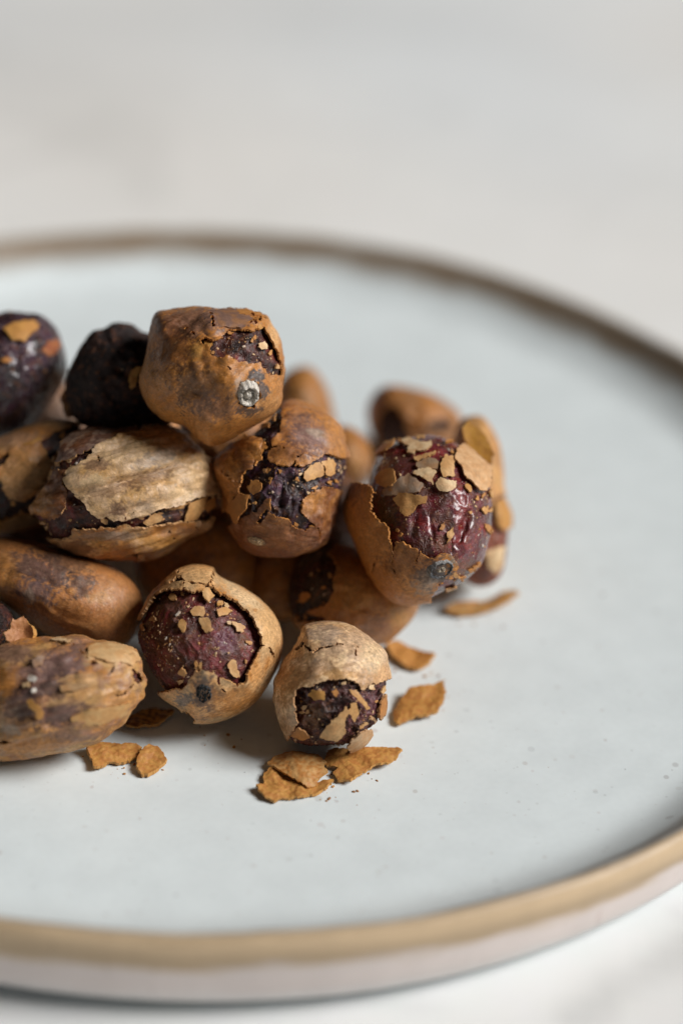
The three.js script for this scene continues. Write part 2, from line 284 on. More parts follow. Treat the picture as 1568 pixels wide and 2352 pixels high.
function scar(parent, at, nrm, upx, rx, ry, prof, colf, org, name = 'stem_scar', rough = 0.12) {
  const NR = 22, NA = 56, pos = [], col = [], uv = [], idx = [], n = nrm.clone().normalize(), u = upx.clone().addScaledVector(n, -upx.dot(n)).normalize(), v = n.clone().cross(u), s0 = rnd() * 50;
  for (let i = 0; i <= NR; i++) for (let j = 0; j <= NA; j++) {
    const r = i / NR, a = j / NA * Math.PI * 2, ca = Math.cos(a), sa = Math.sin(a), jag = 1 + 0.07 * n2(ca * 1.6 + s0, sa * 1.6) + 0.05 * n2(ca * 4 + s0, sa * 4);
    const h = prof(r) + rough * n3(r * ca * 3 + s0, r * sa * 3, 1) * sst(1, 0.8, r) + 0.6 * rough * n3(r * ca * 9 + s0, r * sa * 9, 4) * sst(1, 0.8, r);
    const p = at.clone().addScaledVector(u, rx * r * ca * jag / 1000).addScaledVector(v, ry * r * sa * jag / 1000).addScaledVector(n, h / 1000).sub(org);
    pos.push(p.x, p.y, p.z); col.push(...colf(r, n3(r * ca * 4 + s0, r * sa * 4, 7), n3(r * ca * 10, r * sa * 10 + s0, 2))); uv.push(r * ca * rx / 1000 / UVM, r * sa * ry / 1000 / UVM);
  }
  for (let i = 0; i < NR; i++) for (let j = 0; j < NA; j++) { const a = i * (NA + 1) + j, b = a + NA + 1; idx.push(a, b, a + 1, b, b + 1, a + 1); }
  const g = new THREE.BufferGeometry(); g.setAttribute('position', new THREE.Float32BufferAttribute(pos, 3)); g.setAttribute('color', new THREE.Float32BufferAttribute(col, 3)); g.setAttribute('uv', new THREE.Float32BufferAttribute(uv, 2)); g.setIndex(idx); g.computeVertexNormals();
  return addMesh(name, g, MAT.stem, parent);
}

function nut(o) {
  o.seed = NUTS.length + 1;
  const p = atHeight(...o.c, FLOOR_Y + o.h / 1000), d = project(p)[2], c = o.centre = { p, px: o.c[0], py: o.c[1], d };
  const N = o.N ?? 72, cube = CUBES[N] ??= cubeDirs(N), S = surfaceOf(o), root = thing('dried_fruit', o.label, 'fruit', 'dried fruits heaped on the plate', p);
  const nv = cube.dirs.length, base = new Array(nv), e = 0.004, t0 = [0, 0, 0], t1 = [0, 0, 0], t2 = [0, 0, 0], sd = o.seed * 11.3;
  for (let i = 0; i < nv; i++) {
    const [dx, dy, dz] = cube.dirs[i]; S(dx, dy, dz, t0);
    let ax = Math.abs(dx) < 0.8 ? [1, 0, 0] : [0, 1, 0];
    let ux = ax[1] * dz - ax[2] * dy, uy = ax[2] * dx - ax[0] * dz, uz = ax[0] * dy - ax[1] * dx, l = Math.hypot(ux, uy, uz); ux /= l; uy /= l; uz /= l;
    const vx = dy * uz - dz * uy, vy = dz * ux - dx * uz, vz = dx * uy - dy * ux;
    S(dx + ux * e, dy + uy * e, dz + uz * e, t1); S(dx + vx * e, dy + vy * e, dz + vz * e, t2);
    const a = [t1[0] - t0[0], t1[1] - t0[1], t1[2] - t0[2]], b = [t2[0] - t0[0], t2[1] - t0[1], t2[2] - t0[2]];
    let n = [a[1] * b[2] - a[2] * b[1], a[2] * b[0] - a[0] * b[2], a[0] * b[1] - a[1] * b[0]]; l = Math.hypot(...n) || 1; n = n.map((q) => q / l);
    if (n[0] * dx + n[1] * dy + n[2] * dz < 0) n = n.map((q) => -q);
    const w = toWorld(c, t0), nw = [0, 1, 2].map((k) => { const s = 'xyz'[k]; return RIGHT[s] * n[0] + UPV[s] * n[1] - FWD[s] * n[2]; }), q = project(w);
    base[i] = { w, n: nw, px: q[0], py: q[1], dz, L: [t0[0] * 1000, t0[1] * 1000, t0[2] * 1000], ln: n };
  }
  const F2mm = 1000 * d / FPX;                       // one working pixel in millimetres here
  const jag = (L) => 0.26 * n3(L[0] * 0.8 + sd, L[1] * 0.8, L[2] * 0.8) + 0.2 * n3(L[0] * 2.1, L[1] * 2.1 + sd, L[2] * 2.1) + 0.08 * n3(L[0] * 5, L[1] * 5, L[2] * 5 + sd);
  const holes = (o.holes ?? []).map((P) => ({ P, b: bounds(P) })), plates = o.plates?.map((q) => q.P ? q : { P: q }), cracks = o.cracks ?? [];
  const far = (b, v, m) => v.px < b[0] - m || v.py < b[1] - m || v.px > b[2] + m || v.py > b[3] + m;
  const holeMask = (v) => {                          // > 0 where husk remains, in mm
    let m = 3; if (v.dz > (o.wrap ?? -0.35)) {
      for (const h of holes) if (!far(h.b, v, 40)) m = Math.min(m, -sdPoly(v.px, v.py, h.P) * F2mm);
      for (const k of cracks) m = Math.min(m, (sdLine(v.px, v.py, k.line) - k.w / 2) * F2mm);
    }
    return m;
  };
  const jv = base.map((v) => jag(v.L));
  // colours
  const spots = o.spots ?? [], pal = o.pal ?? [C.tan, C.orange, C.mauve], mot = o.mottle ?? 0.5;
  const [ribA, ribF, ribH] = o.ribs ?? [0.35, 0.4, 0], RC = Math.cos(ribA), RS = Math.sin(ribA);
  const shellColor = (v, pal_ = pal) => {
    const [x, y, z] = v.L, a = fbm(x * 0.11 + sd, y * 0.11, z * 0.11), b = fbm(x * 0.28, y * 0.28 + sd, z * 0.28), f = n3(x * 1.1, y * 1.1, z * 1.1 + sd), g = n3(x * 2.8 + sd, y * 2.8, z * 2.8), s = n3((x * RC + y * RS) * 0.45, (-x * RS + y * RC) * 2.4 + sd, z * 1.5);
    let col = mixc(pal_[0], pal_[1], sst(-0.35, 0.45, a + 0.25 * b)); col = mixc(col, pal_[2], mot * sst(-0.05, 0.4, b + 0.25 * f + 0.2 * s));
    for (const q of spots) {
      const X = (v.px - q.at[0]), Y = (v.py - q.at[1]), ca = Math.cos(q.rot ?? 0), sa = Math.sin(q.rot ?? 0), rr = Math.hypot((X * ca + Y * sa) / q.rx, (-X * sa + Y * ca) / (q.ry ?? q.rx));
      if (rr < 2 && v.dz > -0.3) col = mixc(col, q.col, (q.k ?? 0.8) * sst(1.2, 0.7, rr + 0.5 * b + 0.3 * f + 0.22 * g + 0.2 * s));
    }
    const fl = sst(0.55, 0.85, n3(x * 3.4, y * 3.4 + sd, z * 3.4)), dk = sst(0.5, 0.8, n3(x * 1.9 + sd, y * 1.9, z * 1.9 + 5) + 0.3 * b); col = mixc(col, C.pale, 0.16 * fl); col = mixc(col, C.dark, 0.30 * dk); const m = 1 + 0.22 * f + 0.16 * g + 0.2 * s + 0.22 * b; return [col[0] * m, col[1] * m, col[2] * m];
  };
  const cp = o.corePal ?? [C.core, C.coreDark, C.coreRed];
  // flesh
  const coreOff = (o.coreOff ?? -0.6) / 1000, hasHole = o.bare || holes.length || plates || cracks.length;
  const CV = base.map((v, i) => {
    const [x, y, z] = v.L, r1 = 1 - Math.abs(n3(x * 0.32 + sd, y * 0.32, z * 0.32)), r2 = 1 - Math.abs(n3(x * 0.9, y * 0.7 + sd, z * 0.9)), r3 = n3(x * 2.4, y * 2.4, z * 2.4 + sd);
    let disp = coreOff + (o.wrinkle ?? 1) * (0.00020 * (r1 * r1 - 0.5) + 0.00010 * (r2 * r2 - 0.5) + 0.00003 * r3);
    for (const g of o.gouges ?? []) { const dd = sdLine(v.px, v.py, g.line) / g.w; if (v.dz > 0) disp -= g.h / 1000 * Math.exp(-dd * dd); }
    const b = fbm(x * 0.2, y * 0.2, z * 0.2 + sd), f = n3(x * 1.3 + sd, y * 1.3, z * 1.3);
    let col = mixc(cp[0], cp[1], sst(-0.1, 0.5, b)); col = mixc(col, cp[2], sst(0.05, 0.6, -b + 0.3 * f)); col = mixc(col, C.brown, 0.55 * sst(0.35, 0.75, n3(x * 0.6, y * 0.6 + sd, z * 0.6) + 0.35 * f));
    for (const q of o.coreSpots ?? []) { const rr = Math.hypot((v.px - q.at[0]) / q.rx, (v.py - q.at[1]) / (q.ry ?? q.rx)); if (rr < 2 && v.dz > -0.3) col = mixc(col, q.col, (q.k ?? 0.8) * sst(1.2, 0.5, rr + 0.5 * f)); }
    const m = 1 + 0.25 * f;
    return { x: v.w.x + v.n[0] * disp, y: v.w.y + v.n[1] * disp, z: v.w.z + v.n[2] * disp, nx: v.n[0], ny: v.n[1], nz: v.n[2], c: col.map((q) => q * m), u: cube.uv[i][0] * 1.15, w: cube.uv[i][1] * 1.15 };
  });
  const cg = new THREE.BufferGeometry(); {
    const P = [], K = [], U = [], I = [];
    for (const v of CV) { P.push(v.x - p.x, v.y - p.y, v.z - p.z); K.push(...v.c); U.push(v.u, v.w); }
    for (const t of cube.tris) I.push(t[0], t[1], t[2]);
    cg.setAttribute('position', new THREE.Float32BufferAttribute(P, 3)); cg.setAttribute('color', new THREE.Float32BufferAttribute(K, 3)); cg.setAttribute('uv', new THREE.Float32BufferAttribute(U, 2)); cg.setIndex(I);
    // smooth normals across the cube seams
    cg.computeVertexNormals(); const nr = cg.attributes.normal, map = new Map();
    const key = (i) => Math.round(P[i * 3] * 1e7) + '_' + Math.round(P[i * 3 + 1] * 1e7) + '_' + Math.round(P[i * 3 + 2] * 1e7), NN = N + 1;
    for (let i = 0; i < nv; i++) { const k = i % (NN * NN), r = Math.floor(k / NN), cc = k % NN; if (r && cc && r < N && cc < N) continue; const q = key(i), s = map.get(q) ?? [0, 0, 0, []]; s[0] += nr.getX(i); s[1] += nr.getY(i); s[2] += nr.getZ(i); s[3].push(i); map.set(q, s); }
    for (const s of map.values()) { const l = Math.hypot(s[0], s[1], s[2]) || 1; for (const i of s[3]) nr.setXYZ(i, s[0] / l, s[1] / l, s[2] / l); }
  }
  if (hasHole) addMesh('flesh', cg, o.dry ? MAT.dryCore : o.wet ? MAT.core : MAT.softCore, root);
  // husk plates
  const wall = o.wall ?? mixc(pal[0], C.tan, 0.5), innerC = C.orange, thick = (o.thick ?? 0.36) / 1000;
  const lifts = o.lifts ?? [];
  const makeHusk = (name, mask, pal_, extra, th = thick, mat = MAT.shell, lf = lifts) => {
    const V = base.map((v, i) => {
      const m = mask(v, i); let off = extra ?? 0; for (const q of lf) { const rr = Math.hypot((v.px - q.at[0]) / q.r, (v.py - q.at[1]) / (q.r2 ?? q.r)); if (rr < 2.5 && v.dz > -0.6) off += q.h / 1000 * Math.exp(-rr * rr); }
      off += 0.00004 * jv[i] + (o.relief ?? 0.3) * (0.00028 * fbm(v.L[0] * 0.22 + sd, v.L[1] * 0.22, v.L[2] * 0.22) + 0.00005 * n3(v.L[0] * 1.1, v.L[1] * 1.1 + sd, v.L[2] * 1.1)); if (ribH) off += ribH / 1000 * (n3((v.L[0] * RC + v.L[1] * RS) * ribF * 0.16, (-v.L[0] * RS + v.L[1] * RC) * ribF + sd, v.L[2] * ribF * 0.5) + 0.4 * n3((v.L[0] * RC + v.L[1] * RS) * ribF * 0.4, (-v.L[0] * RS + v.L[1] * RC) * ribF * 2.6 + sd, v.L[2] * ribF)); if (m < 1.2) off += 0.45 * (o.curl ?? 0.12) / 1000 * sst(1.2, 0, m) * (1 + 2 * n3(v.L[0] * 0.4, v.L[1] * 0.4 + sd, v.L[2] * 0.4));
      return { x: v.w.x + v.n[0] * off, y: v.w.y + v.n[1] * off, z: v.w.z + v.n[2] * off, nx: v.n[0], ny: v.n[1], nz: v.n[2], m, c: m > -0.6 ? shellColor(v, pal_) : [0, 0, 0], u: cube.uv[i][0] * 1.3, w: cube.uv[i][1] * 1.3 };
    });
    bend(V, cube, 0.9); const g = sheet(V, cube.tris, th, innerC, wall, p); return g && addMesh(name, g, mat, root);
  };
  let huskMask = null;
  if (!o.bare) {
    if (plates) {
      huskMask = new Float64Array(nv).fill(-1);
      for (const q of plates) {
        const b = bounds(q.P), arr = new Float64Array(nv);
        for (let i = 0; i < nv; i++) { const v = base[i]; let m = -1; if (v.dz > (q.wrap ?? -0.8) && !far(b, v, 30)) m = Math.min(sdPoly(v.px, v.py, q.P) * F2mm, holeMask(v), (v.dz - (q.wrap ?? -0.8)) * 10) + jv[i] * (q.jag ?? 0.8); arr[i] = m; huskMask[i] = Math.max(huskMask[i], m); }
        makeHusk('husk', (v, i) => arr[i], q.pal, q.off, q.th ? q.th / 1000 : thick, MAT.shell, q.lifts ?? lifts);
      }
    } else {
      huskMask = new Float64Array(nv); for (let i = 0; i < nv; i++) huskMask[i] = holeMask(base[i]) + jv[i] * (o.jag ?? 0.8);
      makeHusk('husk', (v, i) => huskMask[i]);
    }
  }
  // loose pieces of husk stuck to the flesh: those traced, then scraps torn along the openings
  const chips = [...(o.chips ?? [])];
  if (o.scraps && huskMask) {
    let k = 0, tries = 0;
    while (k < o.scraps && tries++ < 4000) {
      const i = Math.floor(rnd() * nv), v = base[i], m = huskMask[i]; if (v.dz < 0.2 || m > -0.1 || m < -1.3) continue;
      const r = (0.3 + 0.55 * rnd() * rnd()) / F2mm, el = 0.5 + rnd(), a0 = rnd() * 6.3, nn = 5 + Math.floor(rnd() * 4), P = [];
      for (let q = 0; q < nn; q++) { const a = q / nn * 6.283, rr = r * (0.55 + 0.8 * rnd()), X = rr * Math.cos(a) * el, Y = rr * Math.sin(a) / el; P.push([v.px + X * Math.cos(a0) - Y * Math.sin(a0), v.py + X * Math.sin(a0) + Y * Math.cos(a0)]); }
      chips.push({ P, col: mixc(mixc(pal[0], C.chip, rnd()), rnd() < 0.3 ? C.pale : C.tan, 0.6 * rnd()), off: (o.coreOff ?? -0.6) + 0.2 + 0.3 * rnd() }); k++;
    }
  }
  for (const q of chips) {
    const b = bounds(q.P), cx = (b[0] + b[2]) / 2, cy = (b[1] + b[3]) / 2, tx = (rnd() - 0.5) * 0.03, ty = (rnd() - 0.5) * 0.03, off0 = (q.off ?? -0.2 + 0.25 * rnd()) / 1000, th = (q.th ?? 0.18 + 0.2 * rnd()) / 1000, pc = q.col ?? mixc(C.chip, C.tan, rnd());
    const pc2 = mixc(pc, C.tan, 0.4), near = cube.tris.filter((t) => { const v = base[t[0]]; return v.dz > -0.35 && !far(b, v, 14); }), V = [];
    for (const t of near) for (const i of t) {
      if (V[i]) continue; const v = base[i];
      const m = v.dz > -0.3 ? sdPoly(v.px, v.py, q.P) * F2mm + jv[i] * 0.55 : -1;
      const off = off0 + ((v.px - cx) * tx + (v.py - cy) * ty) * F2mm / 1000 * 4 + 0.00004 * jv[i], f = n3(v.L[0] * 1.5 + sd, v.L[1] * 1.5, v.L[2] * 1.5), g = n3(v.L[0] * 0.5, v.L[1] * 0.5 + 9, v.L[2] * 0.5), h = n3(v.L[0] * 3.5, v.L[1] * 3.5 + sd, v.L[2] * 3.5);
      V[i] = { x: v.w.x + v.n[0] * off, y: v.w.y + v.n[1] * off, z: v.w.z + v.n[2] * off, nx: v.n[0], ny: v.n[1], nz: v.n[2], m, c: mixc(pc, pc2, sst(-0.5, 0.5, g)).map((k) => k * (1 + 0.16 * f + 0.1 * h)), u: cube.uv[i][0] * 1.3, w: cube.uv[i][1] * 1.3 };
    }
    const g = sheet(V, near, th, C.orange, mixc(wall, pc, 0.4), p); if (g) addMesh('husk_chip', g, MAT.flake, root);
  }
  // crumbs of husk on bare flesh: too fine to pick apart
  const nc = o.crumbs ?? 0; if (nc) {
    const list = [], proto = new THREE.IcosahedronGeometry(1, 0); proto.deleteAttribute('uv'); let tries = 0;
    while (list.length < nc && tries++ < nc * 60) {
      const i = Math.floor(rnd() * nv), v = base[i]; if (v.dz < -0.15 || (huskMask && huskMask[i] > -0.15)) continue; const cl = n3(v.L[0] * 0.25, v.L[1] * 0.25 + sd, v.L[2] * 0.25); if (rnd() > 0.45 + cl) continue;
      const r = (0.06 + 0.22 * Math.pow(rnd(), 3.5)) / 1000, g = proto.clone(), q = new THREE.Quaternion().setFromUnitVectors(new THREE.Vector3(0, 0, 1), new THREE.Vector3(...v.n));
      g.scale(r * (0.7 + rnd()), r * (0.6 + 0.6 * rnd()), r * 0.6); g.rotateZ(rnd() * 6); g.applyQuaternion(q); g.translate(CV[i].x - p.x + v.n[0] * r * 0.2, CV[i].y - p.y + v.n[1] * r * 0.2, CV[i].z - p.z + v.n[2] * r * 0.2);
      const cc = mixc(rnd() < 0.3 ? C.brown : C.tan, rnd() < 0.3 ? C.white : C.pale, rnd()), ca = new Float32Array(g.attributes.position.count * 3); for (let k = 0; k < ca.length; k += 3) { ca[k] = cc[0]; ca[k + 1] = cc[1]; ca[k + 2] = cc[2]; } g.setAttribute('color', new THREE.BufferAttribute(ca, 3)); list.push(g);
    }
    if (list.length) addMesh('husk_crumbs', mergeGeometries(list), MAT.crumb, root).userData.kind = 'stuff';
  }
  // stem scar
  if (o.stem) {
    const q = o.stem; let bi = 0, bd = 1e9; base.forEach((v, i) => { if (v.dz > 0) { const dd = (v.px - q.at[0]) ** 2 + (v.py - q.at[1]) ** 2; if (dd < bd) { bd = dd; bi = i; } } });
    const v = base[bi], nn = new THREE.Vector3(...v.n); let off = 0; for (const k of lifts) { const rr = Math.hypot((v.px - k.at[0]) / k.r, (v.py - k.at[1]) / (k.r2 ?? k.r)); off += k.h / 1000 * Math.exp(-rr * rr); }
    const face = Math.max(0.5, -nn.dot(FWD));
    scar(root, v.w.clone().addScaledVector(nn, off), nn, RIGHT, q.rx * F2mm / (q.fx ? face : 1), q.ry * F2mm / (q.fy ? face : 1), q.prof, q.colf, p, q.name, q.rough);
  }
  NUTS.push({ o, S, c, root, base });
  return root;
}

// A: crowning fruit with the pale ring scar
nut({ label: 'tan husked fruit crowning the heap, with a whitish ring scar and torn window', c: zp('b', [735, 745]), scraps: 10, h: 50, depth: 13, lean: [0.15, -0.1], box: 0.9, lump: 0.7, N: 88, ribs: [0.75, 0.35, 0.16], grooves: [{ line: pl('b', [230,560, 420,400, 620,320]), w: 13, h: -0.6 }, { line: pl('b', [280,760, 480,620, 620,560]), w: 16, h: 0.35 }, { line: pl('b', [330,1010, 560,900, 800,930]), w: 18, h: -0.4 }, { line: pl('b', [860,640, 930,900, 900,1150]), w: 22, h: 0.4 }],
  outline: pl('b', [215,270, 260,195, 400,172, 560,160, 720,172, 860,180, 1000,190, 1130,225, 1195,270, 1250,390, 1305,530, 1330,690, 1322,850, 1300,980, 1250,1050, 1120,1140, 960,1230, 820,1300, 710,1322, 620,1270, 500,1165, 330,1110, 230,1030, 160,930, 115,780, 150,620, 195,430]),
  holes: [pl('b', [635,455, 650,500, 700,505, 715,560, 760,582, 850,585, 900,605, 1000,620, 1050,640, 1120,630, 1150,655, 1185,700, 1240,735, 1305,735, 1325,660, 1290,600, 1250,530, 1200,450, 1170,380, 1150,330, 1110,345, 1060,370, 1010,370, 960,350, 880,345, 820,395, 800,440, 740,460, 690,440]), Array.from({ length: 18 }, (_, i) => { const a = i / 18 * 2 * Math.PI, q = zp('b', [1030, 890]); return [q[0] + 27.5 * Math.cos(a), q[1] + 32 * Math.sin(a)]; })],
  cracks: [{ line: pl('b', [640,462, 590,410, 560,370, 500,340]), w: 2.4 }, { line: pl('b', [860,590, 850,640, 880,690]), w: 2.2 }, { line: pl('b', [715,222, 728,262, 735,300, 742,340]), w: 3 }, { line: pl('b', [1050,300, 1090,275, 1165,262]), w: 5 }, { line: pl('b', [1085,300, 1110,330]), w: 5 }],
  lifts: [{ at: zp('b', [700, 470]), r: 38, h: 0.7 }, { at: zp('b', [1240, 420]), r: 40, h: 0.6 }, { at: zp('b', [690, 290]), r: 30, h: 0.5 }],
  chips: [{ P: pl('b', [735,225, 860,186, 1000,196, 1065,268, 1000,340, 860,343, 760,348, 742,330]), col: [0.21, 0.115, 0.08], off: 0.35 }, { P: pl('b', [665,440, 720,430, 735,470, 700,498, 660,480]), col: C.gold }, { P: pl('b', [1120,470, 1160,455, 1197,475, 1192,512, 1140,517, 1116,495]), col: C.pale, off: 0.05 }, { P: pl('b', [715,370, 770,355, 785,385, 755,425, 720,420]), col: C.gold, off: 0.1 }, { P: pl('b', [1010,345, 1060,320, 1100,330, 1080,365, 1020,370]), col: C.gold, off: 0.1 }, { P: pl('b', [1120,300, 1160,290, 1165,330, 1140,355, 1112,340]), col: C.gold, off: 0.1 }, { P: pl('b', [930,200, 1000,190, 1060,215, 1030,240, 960,232]), col: C.tan, off: 0.35 }, { P: pl('b', [1060,215, 1130,225, 1140,245, 1080,245]), col: C.tan, off: 0.35 }],
  pal: [C.tan, C.orange, C.brown], mottle: 0.35, crumbs: 70, curl: 0.25, gouges: [{ line: pl('b', [800,470, 1240,700]), w: 14, h: 0.5 }],
  spots: [{ at: zp('b', [610, 540]), rx: 16, ry: 18, col: C.gold, k: 0.8 }, { at: zp('b', [1230, 400]), rx: 14, ry: 45, col: [0.58, 0.33, 0.14], k: 0.8 }, { at: zp('b', [540, 300]), rx: 105, ry: 38, col: C.mauve, k: 0.75 }, { at: zp('b', [880, 270]), rx: 50, ry: 28, col: C.mauve, k: 0.85 }, { at: zp('b', [620, 830]), rx: 62, ry: 48, col: [0.10, 0.045, 0.02], k: 0.7 }, { at: zp('b', [1180, 1000]), rx: 50, ry: 30, col: [0.47, 0.235, 0.085], k: 0.6 }, { at: zp('b', [380, 480]), rx: 50, ry: 60, col: C.brown, k: 0.7 }, { at: zp('b', [840, 800]), rx: 22, ry: 40, col: C.orange, k: 0.8 }, { at: zp('b', [1110, 740]), rx: 20, ry: 14, col: C.ash, k: 0.9 }, { at: zp('b', [1150, 860]), rx: 14, ry: 22, col: C.ash, k: 0.85 }, { at: zp('b', [1040, 1020]), rx: 26, ry: 13, col: C.ash, k: 0.75 }, { at: zp('b', [960, 840]), rx: 12, ry: 26, col: C.grey, k: 0.7 }, { at: zp('b', [720, 1000]), rx: 55, ry: 30, col: C.mauve, k: 0.5 }],  // first gold spot paints the lit rim on the left lip of the window
  stem: { at: zp('b', [1030, 890]), rx: 27, ry: 32, rough: 0.22, prof: (r) => r > 0.92 ? -0.7 * (r - 0.92) / 0.08 + 0.25 : 0.2 + 0.75 * Math.exp(-(((r - 0.74) / 0.15) ** 2)) + 0.7 * Math.exp(-((r / 0.26) ** 2)) - 0.35 * Math.exp(-(((r - 0.45) / 0.1) ** 2)), colf: (r, a, b) => mixc(mixc(C.white, [0.5, 0.44, 0.36], sst(-0.3, 0.6, a)), C.ash, Math.max(0.65 * sst(0.3, 0.8, b), 0.55 * Math.exp(-(((r - 0.46) / 0.08) ** 2)))) } });

// B: pale ribbed pod
nut({ label: 'pale ribbed fruit lying on its side, husk split by a long dark seam', c: zp('c', [880, 660]), scraps: 16, h: 30, depth: 11.5, lean: [-0.12, 0], lump: 0.35, N: 88, ribs: [0.3, 0.42, 0.38],
  outline: pl('c', [225,785, 250,690, 300,600, 345,500, 375,420, 420,330, 500,265, 600,215, 750,200, 950,205, 1130,205, 1250,240, 1330,300, 1420,400, 1500,500, 1532,620, 1525,720, 1495,800, 1440,880, 1360,940, 1250,1000, 1120,1075, 1000,1108, 870,1115, 700,1105, 550,1080, 430,1030, 370,985, 320,910, 255,830]),
  plates: [
    { P: pl('c', [480,490, 550,465, 600,420, 640,365, 700,320, 760,290, 850,255, 960,235, 1040,190, 1130,150, 1350,200, 1600,450, 1600,700, 1525,735, 1490,650, 1480,680, 1440,665, 1340,685, 1260,720, 1170,745, 1090,760, 1050,790, 960,810, 860,830, 790,832, 740,815, 700,825, 640,790, 590,730, 540,690, 525,640, 480,600, 470,560]), off: 0.0006, wrap: -0.6 },
    { P: pl('c', [380,425, 420,350, 470,240, 610,160, 700,150, 980,150, 940,240, 820,265, 740,295, 690,320, 640,350, 560,385, 470,420, 410,440]), pal: [C.mauve, C.brown, C.grey], off: 0.0002 },
    { P: pl('c', [380,485, 450,490, 445,580, 465,650, 455,720, 430,790, 400,825, 340,838, 290,810, 200,790, 200,690, 270,640, 330,590]), pal: [C.brown, C.tan, C.mauve] },
    { P: pl('c', [510,905, 620,900, 720,880, 790,885, 860,870, 940,885, 1040,890, 1120,875, 1200,860, 1280,850, 1380,835, 1430,840, 1560,780, 1540,900, 1360,1000, 1200,1100, 1010,1200, 850,1200, 550,1170, 330,1040, 340,960, 430,970, 500,930]), pal: [C.tan, C.beige, C.mauve], off: 0.0002 }],
  holes: [pl('c', [870,1075, 920,1060, 970,1050, 1000,1062, 1010,1125, 960,1125, 930,1085])],
  cracks: [{ line: pl('c', [860,830, 880,790, 930,770]), w: 2.2 }, { line: pl('c', [1200,860, 1180,910, 1210,960]), w: 2.4 }, { line: pl('c', [640,365, 690,400, 700,440]), w: 2.2 }, { line: pl('c', [1360,870, 1385,900, 1370,930]), w: 4 }],
  grooves: [{ line: pl('c', [540,690, 760,640, 950,570, 1280,450]), w: 17, h: -0.75 }, { line: pl('c', [560,570, 800,510, 1000,440, 1240,360]), w: 15, h: 0.5 }, { line: pl('c', [660,760, 1000,690, 1380,560]), w: 17, h: 0.5 }, { line: pl('c', [620,440, 900,340, 1180,280]), w: 13, h: -0.45 }, { line: pl('c', [1290,330, 1330,450, 1300,600]), w: 12, h: -0.3 }, { line: pl('c', [560,960, 900,950, 1350,890]), w: 13, h: -0.4 }],
  chips: [{ P: pl('c', [1320,720, 1450,670, 1420,760, 1370,835, 1280,850, 1300,790]), col: C.chip, off: 0.1 }, { P: pl('c', [1190,755, 1300,712, 1345,700, 1270,755, 1160,780]), col: C.chip }, { P: pl('c', [1000,850, 1080,790, 1140,810, 1130,850, 1030,880]), col: C.beige }, { P: pl('c', [700,820, 760,840, 750,875, 700,855]), col: C.beige }, { P: pl('c', [1440,700, 1490,680, 1502,740, 1450,780, 1425,755]), col: C.tan, off: 0.2 }, { P: pl('c', [1375,880, 1430,850, 1420,890, 1380,910]), col: C.beige }, { P: pl('c', [965,1075, 1000,1050, 1000,1110, 965,1112]), col: C.beige, off: 0.3 }],
  pal: [[0.55, 0.36, 0.19], [0.47, 0.265, 0.10], C.grey], mottle: 0.45, crumbs: 160, curl: 0.15,
  spots: [{ at: zp('c', [760, 635]), rx: 60, ry: 20, rot: -0.3, col: [0.21, 0.12, 0.07], k: 0.6 }, { at: zp('c', [1030, 550]), rx: 62, ry: 17, rot: -0.35, col: [0.20, 0.11, 0.06], k: 0.65 }, { at: zp('c', [680, 470]), rx: 28, ry: 14, col: C.mauve, k: 0.6 }, { at: zp('c', [1100, 250]), rx: 90, ry: 14, col: C.tan, k: 0.7 }, { at: zp('c', [1100, 400]), rx: 70, ry: 12, rot: -0.35, col: C.grey, k: 0.6 }, { at: zp('c', [820, 760]), rx: 22, ry: 16, col: C.mauve, k: 0.6 }, { at: zp('c', [980, 730]), rx: 25, ry: 12, col: C.grey, k: 0.5 }, { at: zp('c', [640, 570]), rx: 40, ry: 12, rot: -0.2, col: C.pale, k: 0.7 }, { at: zp('c', [1400, 560]), rx: 30, ry: 45, col: [0.55, 0.36, 0.18], k: 0.7 }, { at: zp('c', [1250, 650]), rx: 40, ry: 14, col: C.pale, k: 0.5 }, { at: zp('c', [760, 940]), rx: 70, ry: 12, col: C.grey, k: 0.8 }, { at: zp('c', [700, 1000]), rx: 26, ry: 14, col: C.gold, k: 0.6 }, { at: zp('c', [1120, 990]), rx: 60, ry: 18, col: C.gold, k: 0.6 }, { at: zp('c', [520, 1030]), rx: 50, ry: 20, col: C.brown, k: 0.7 }] });

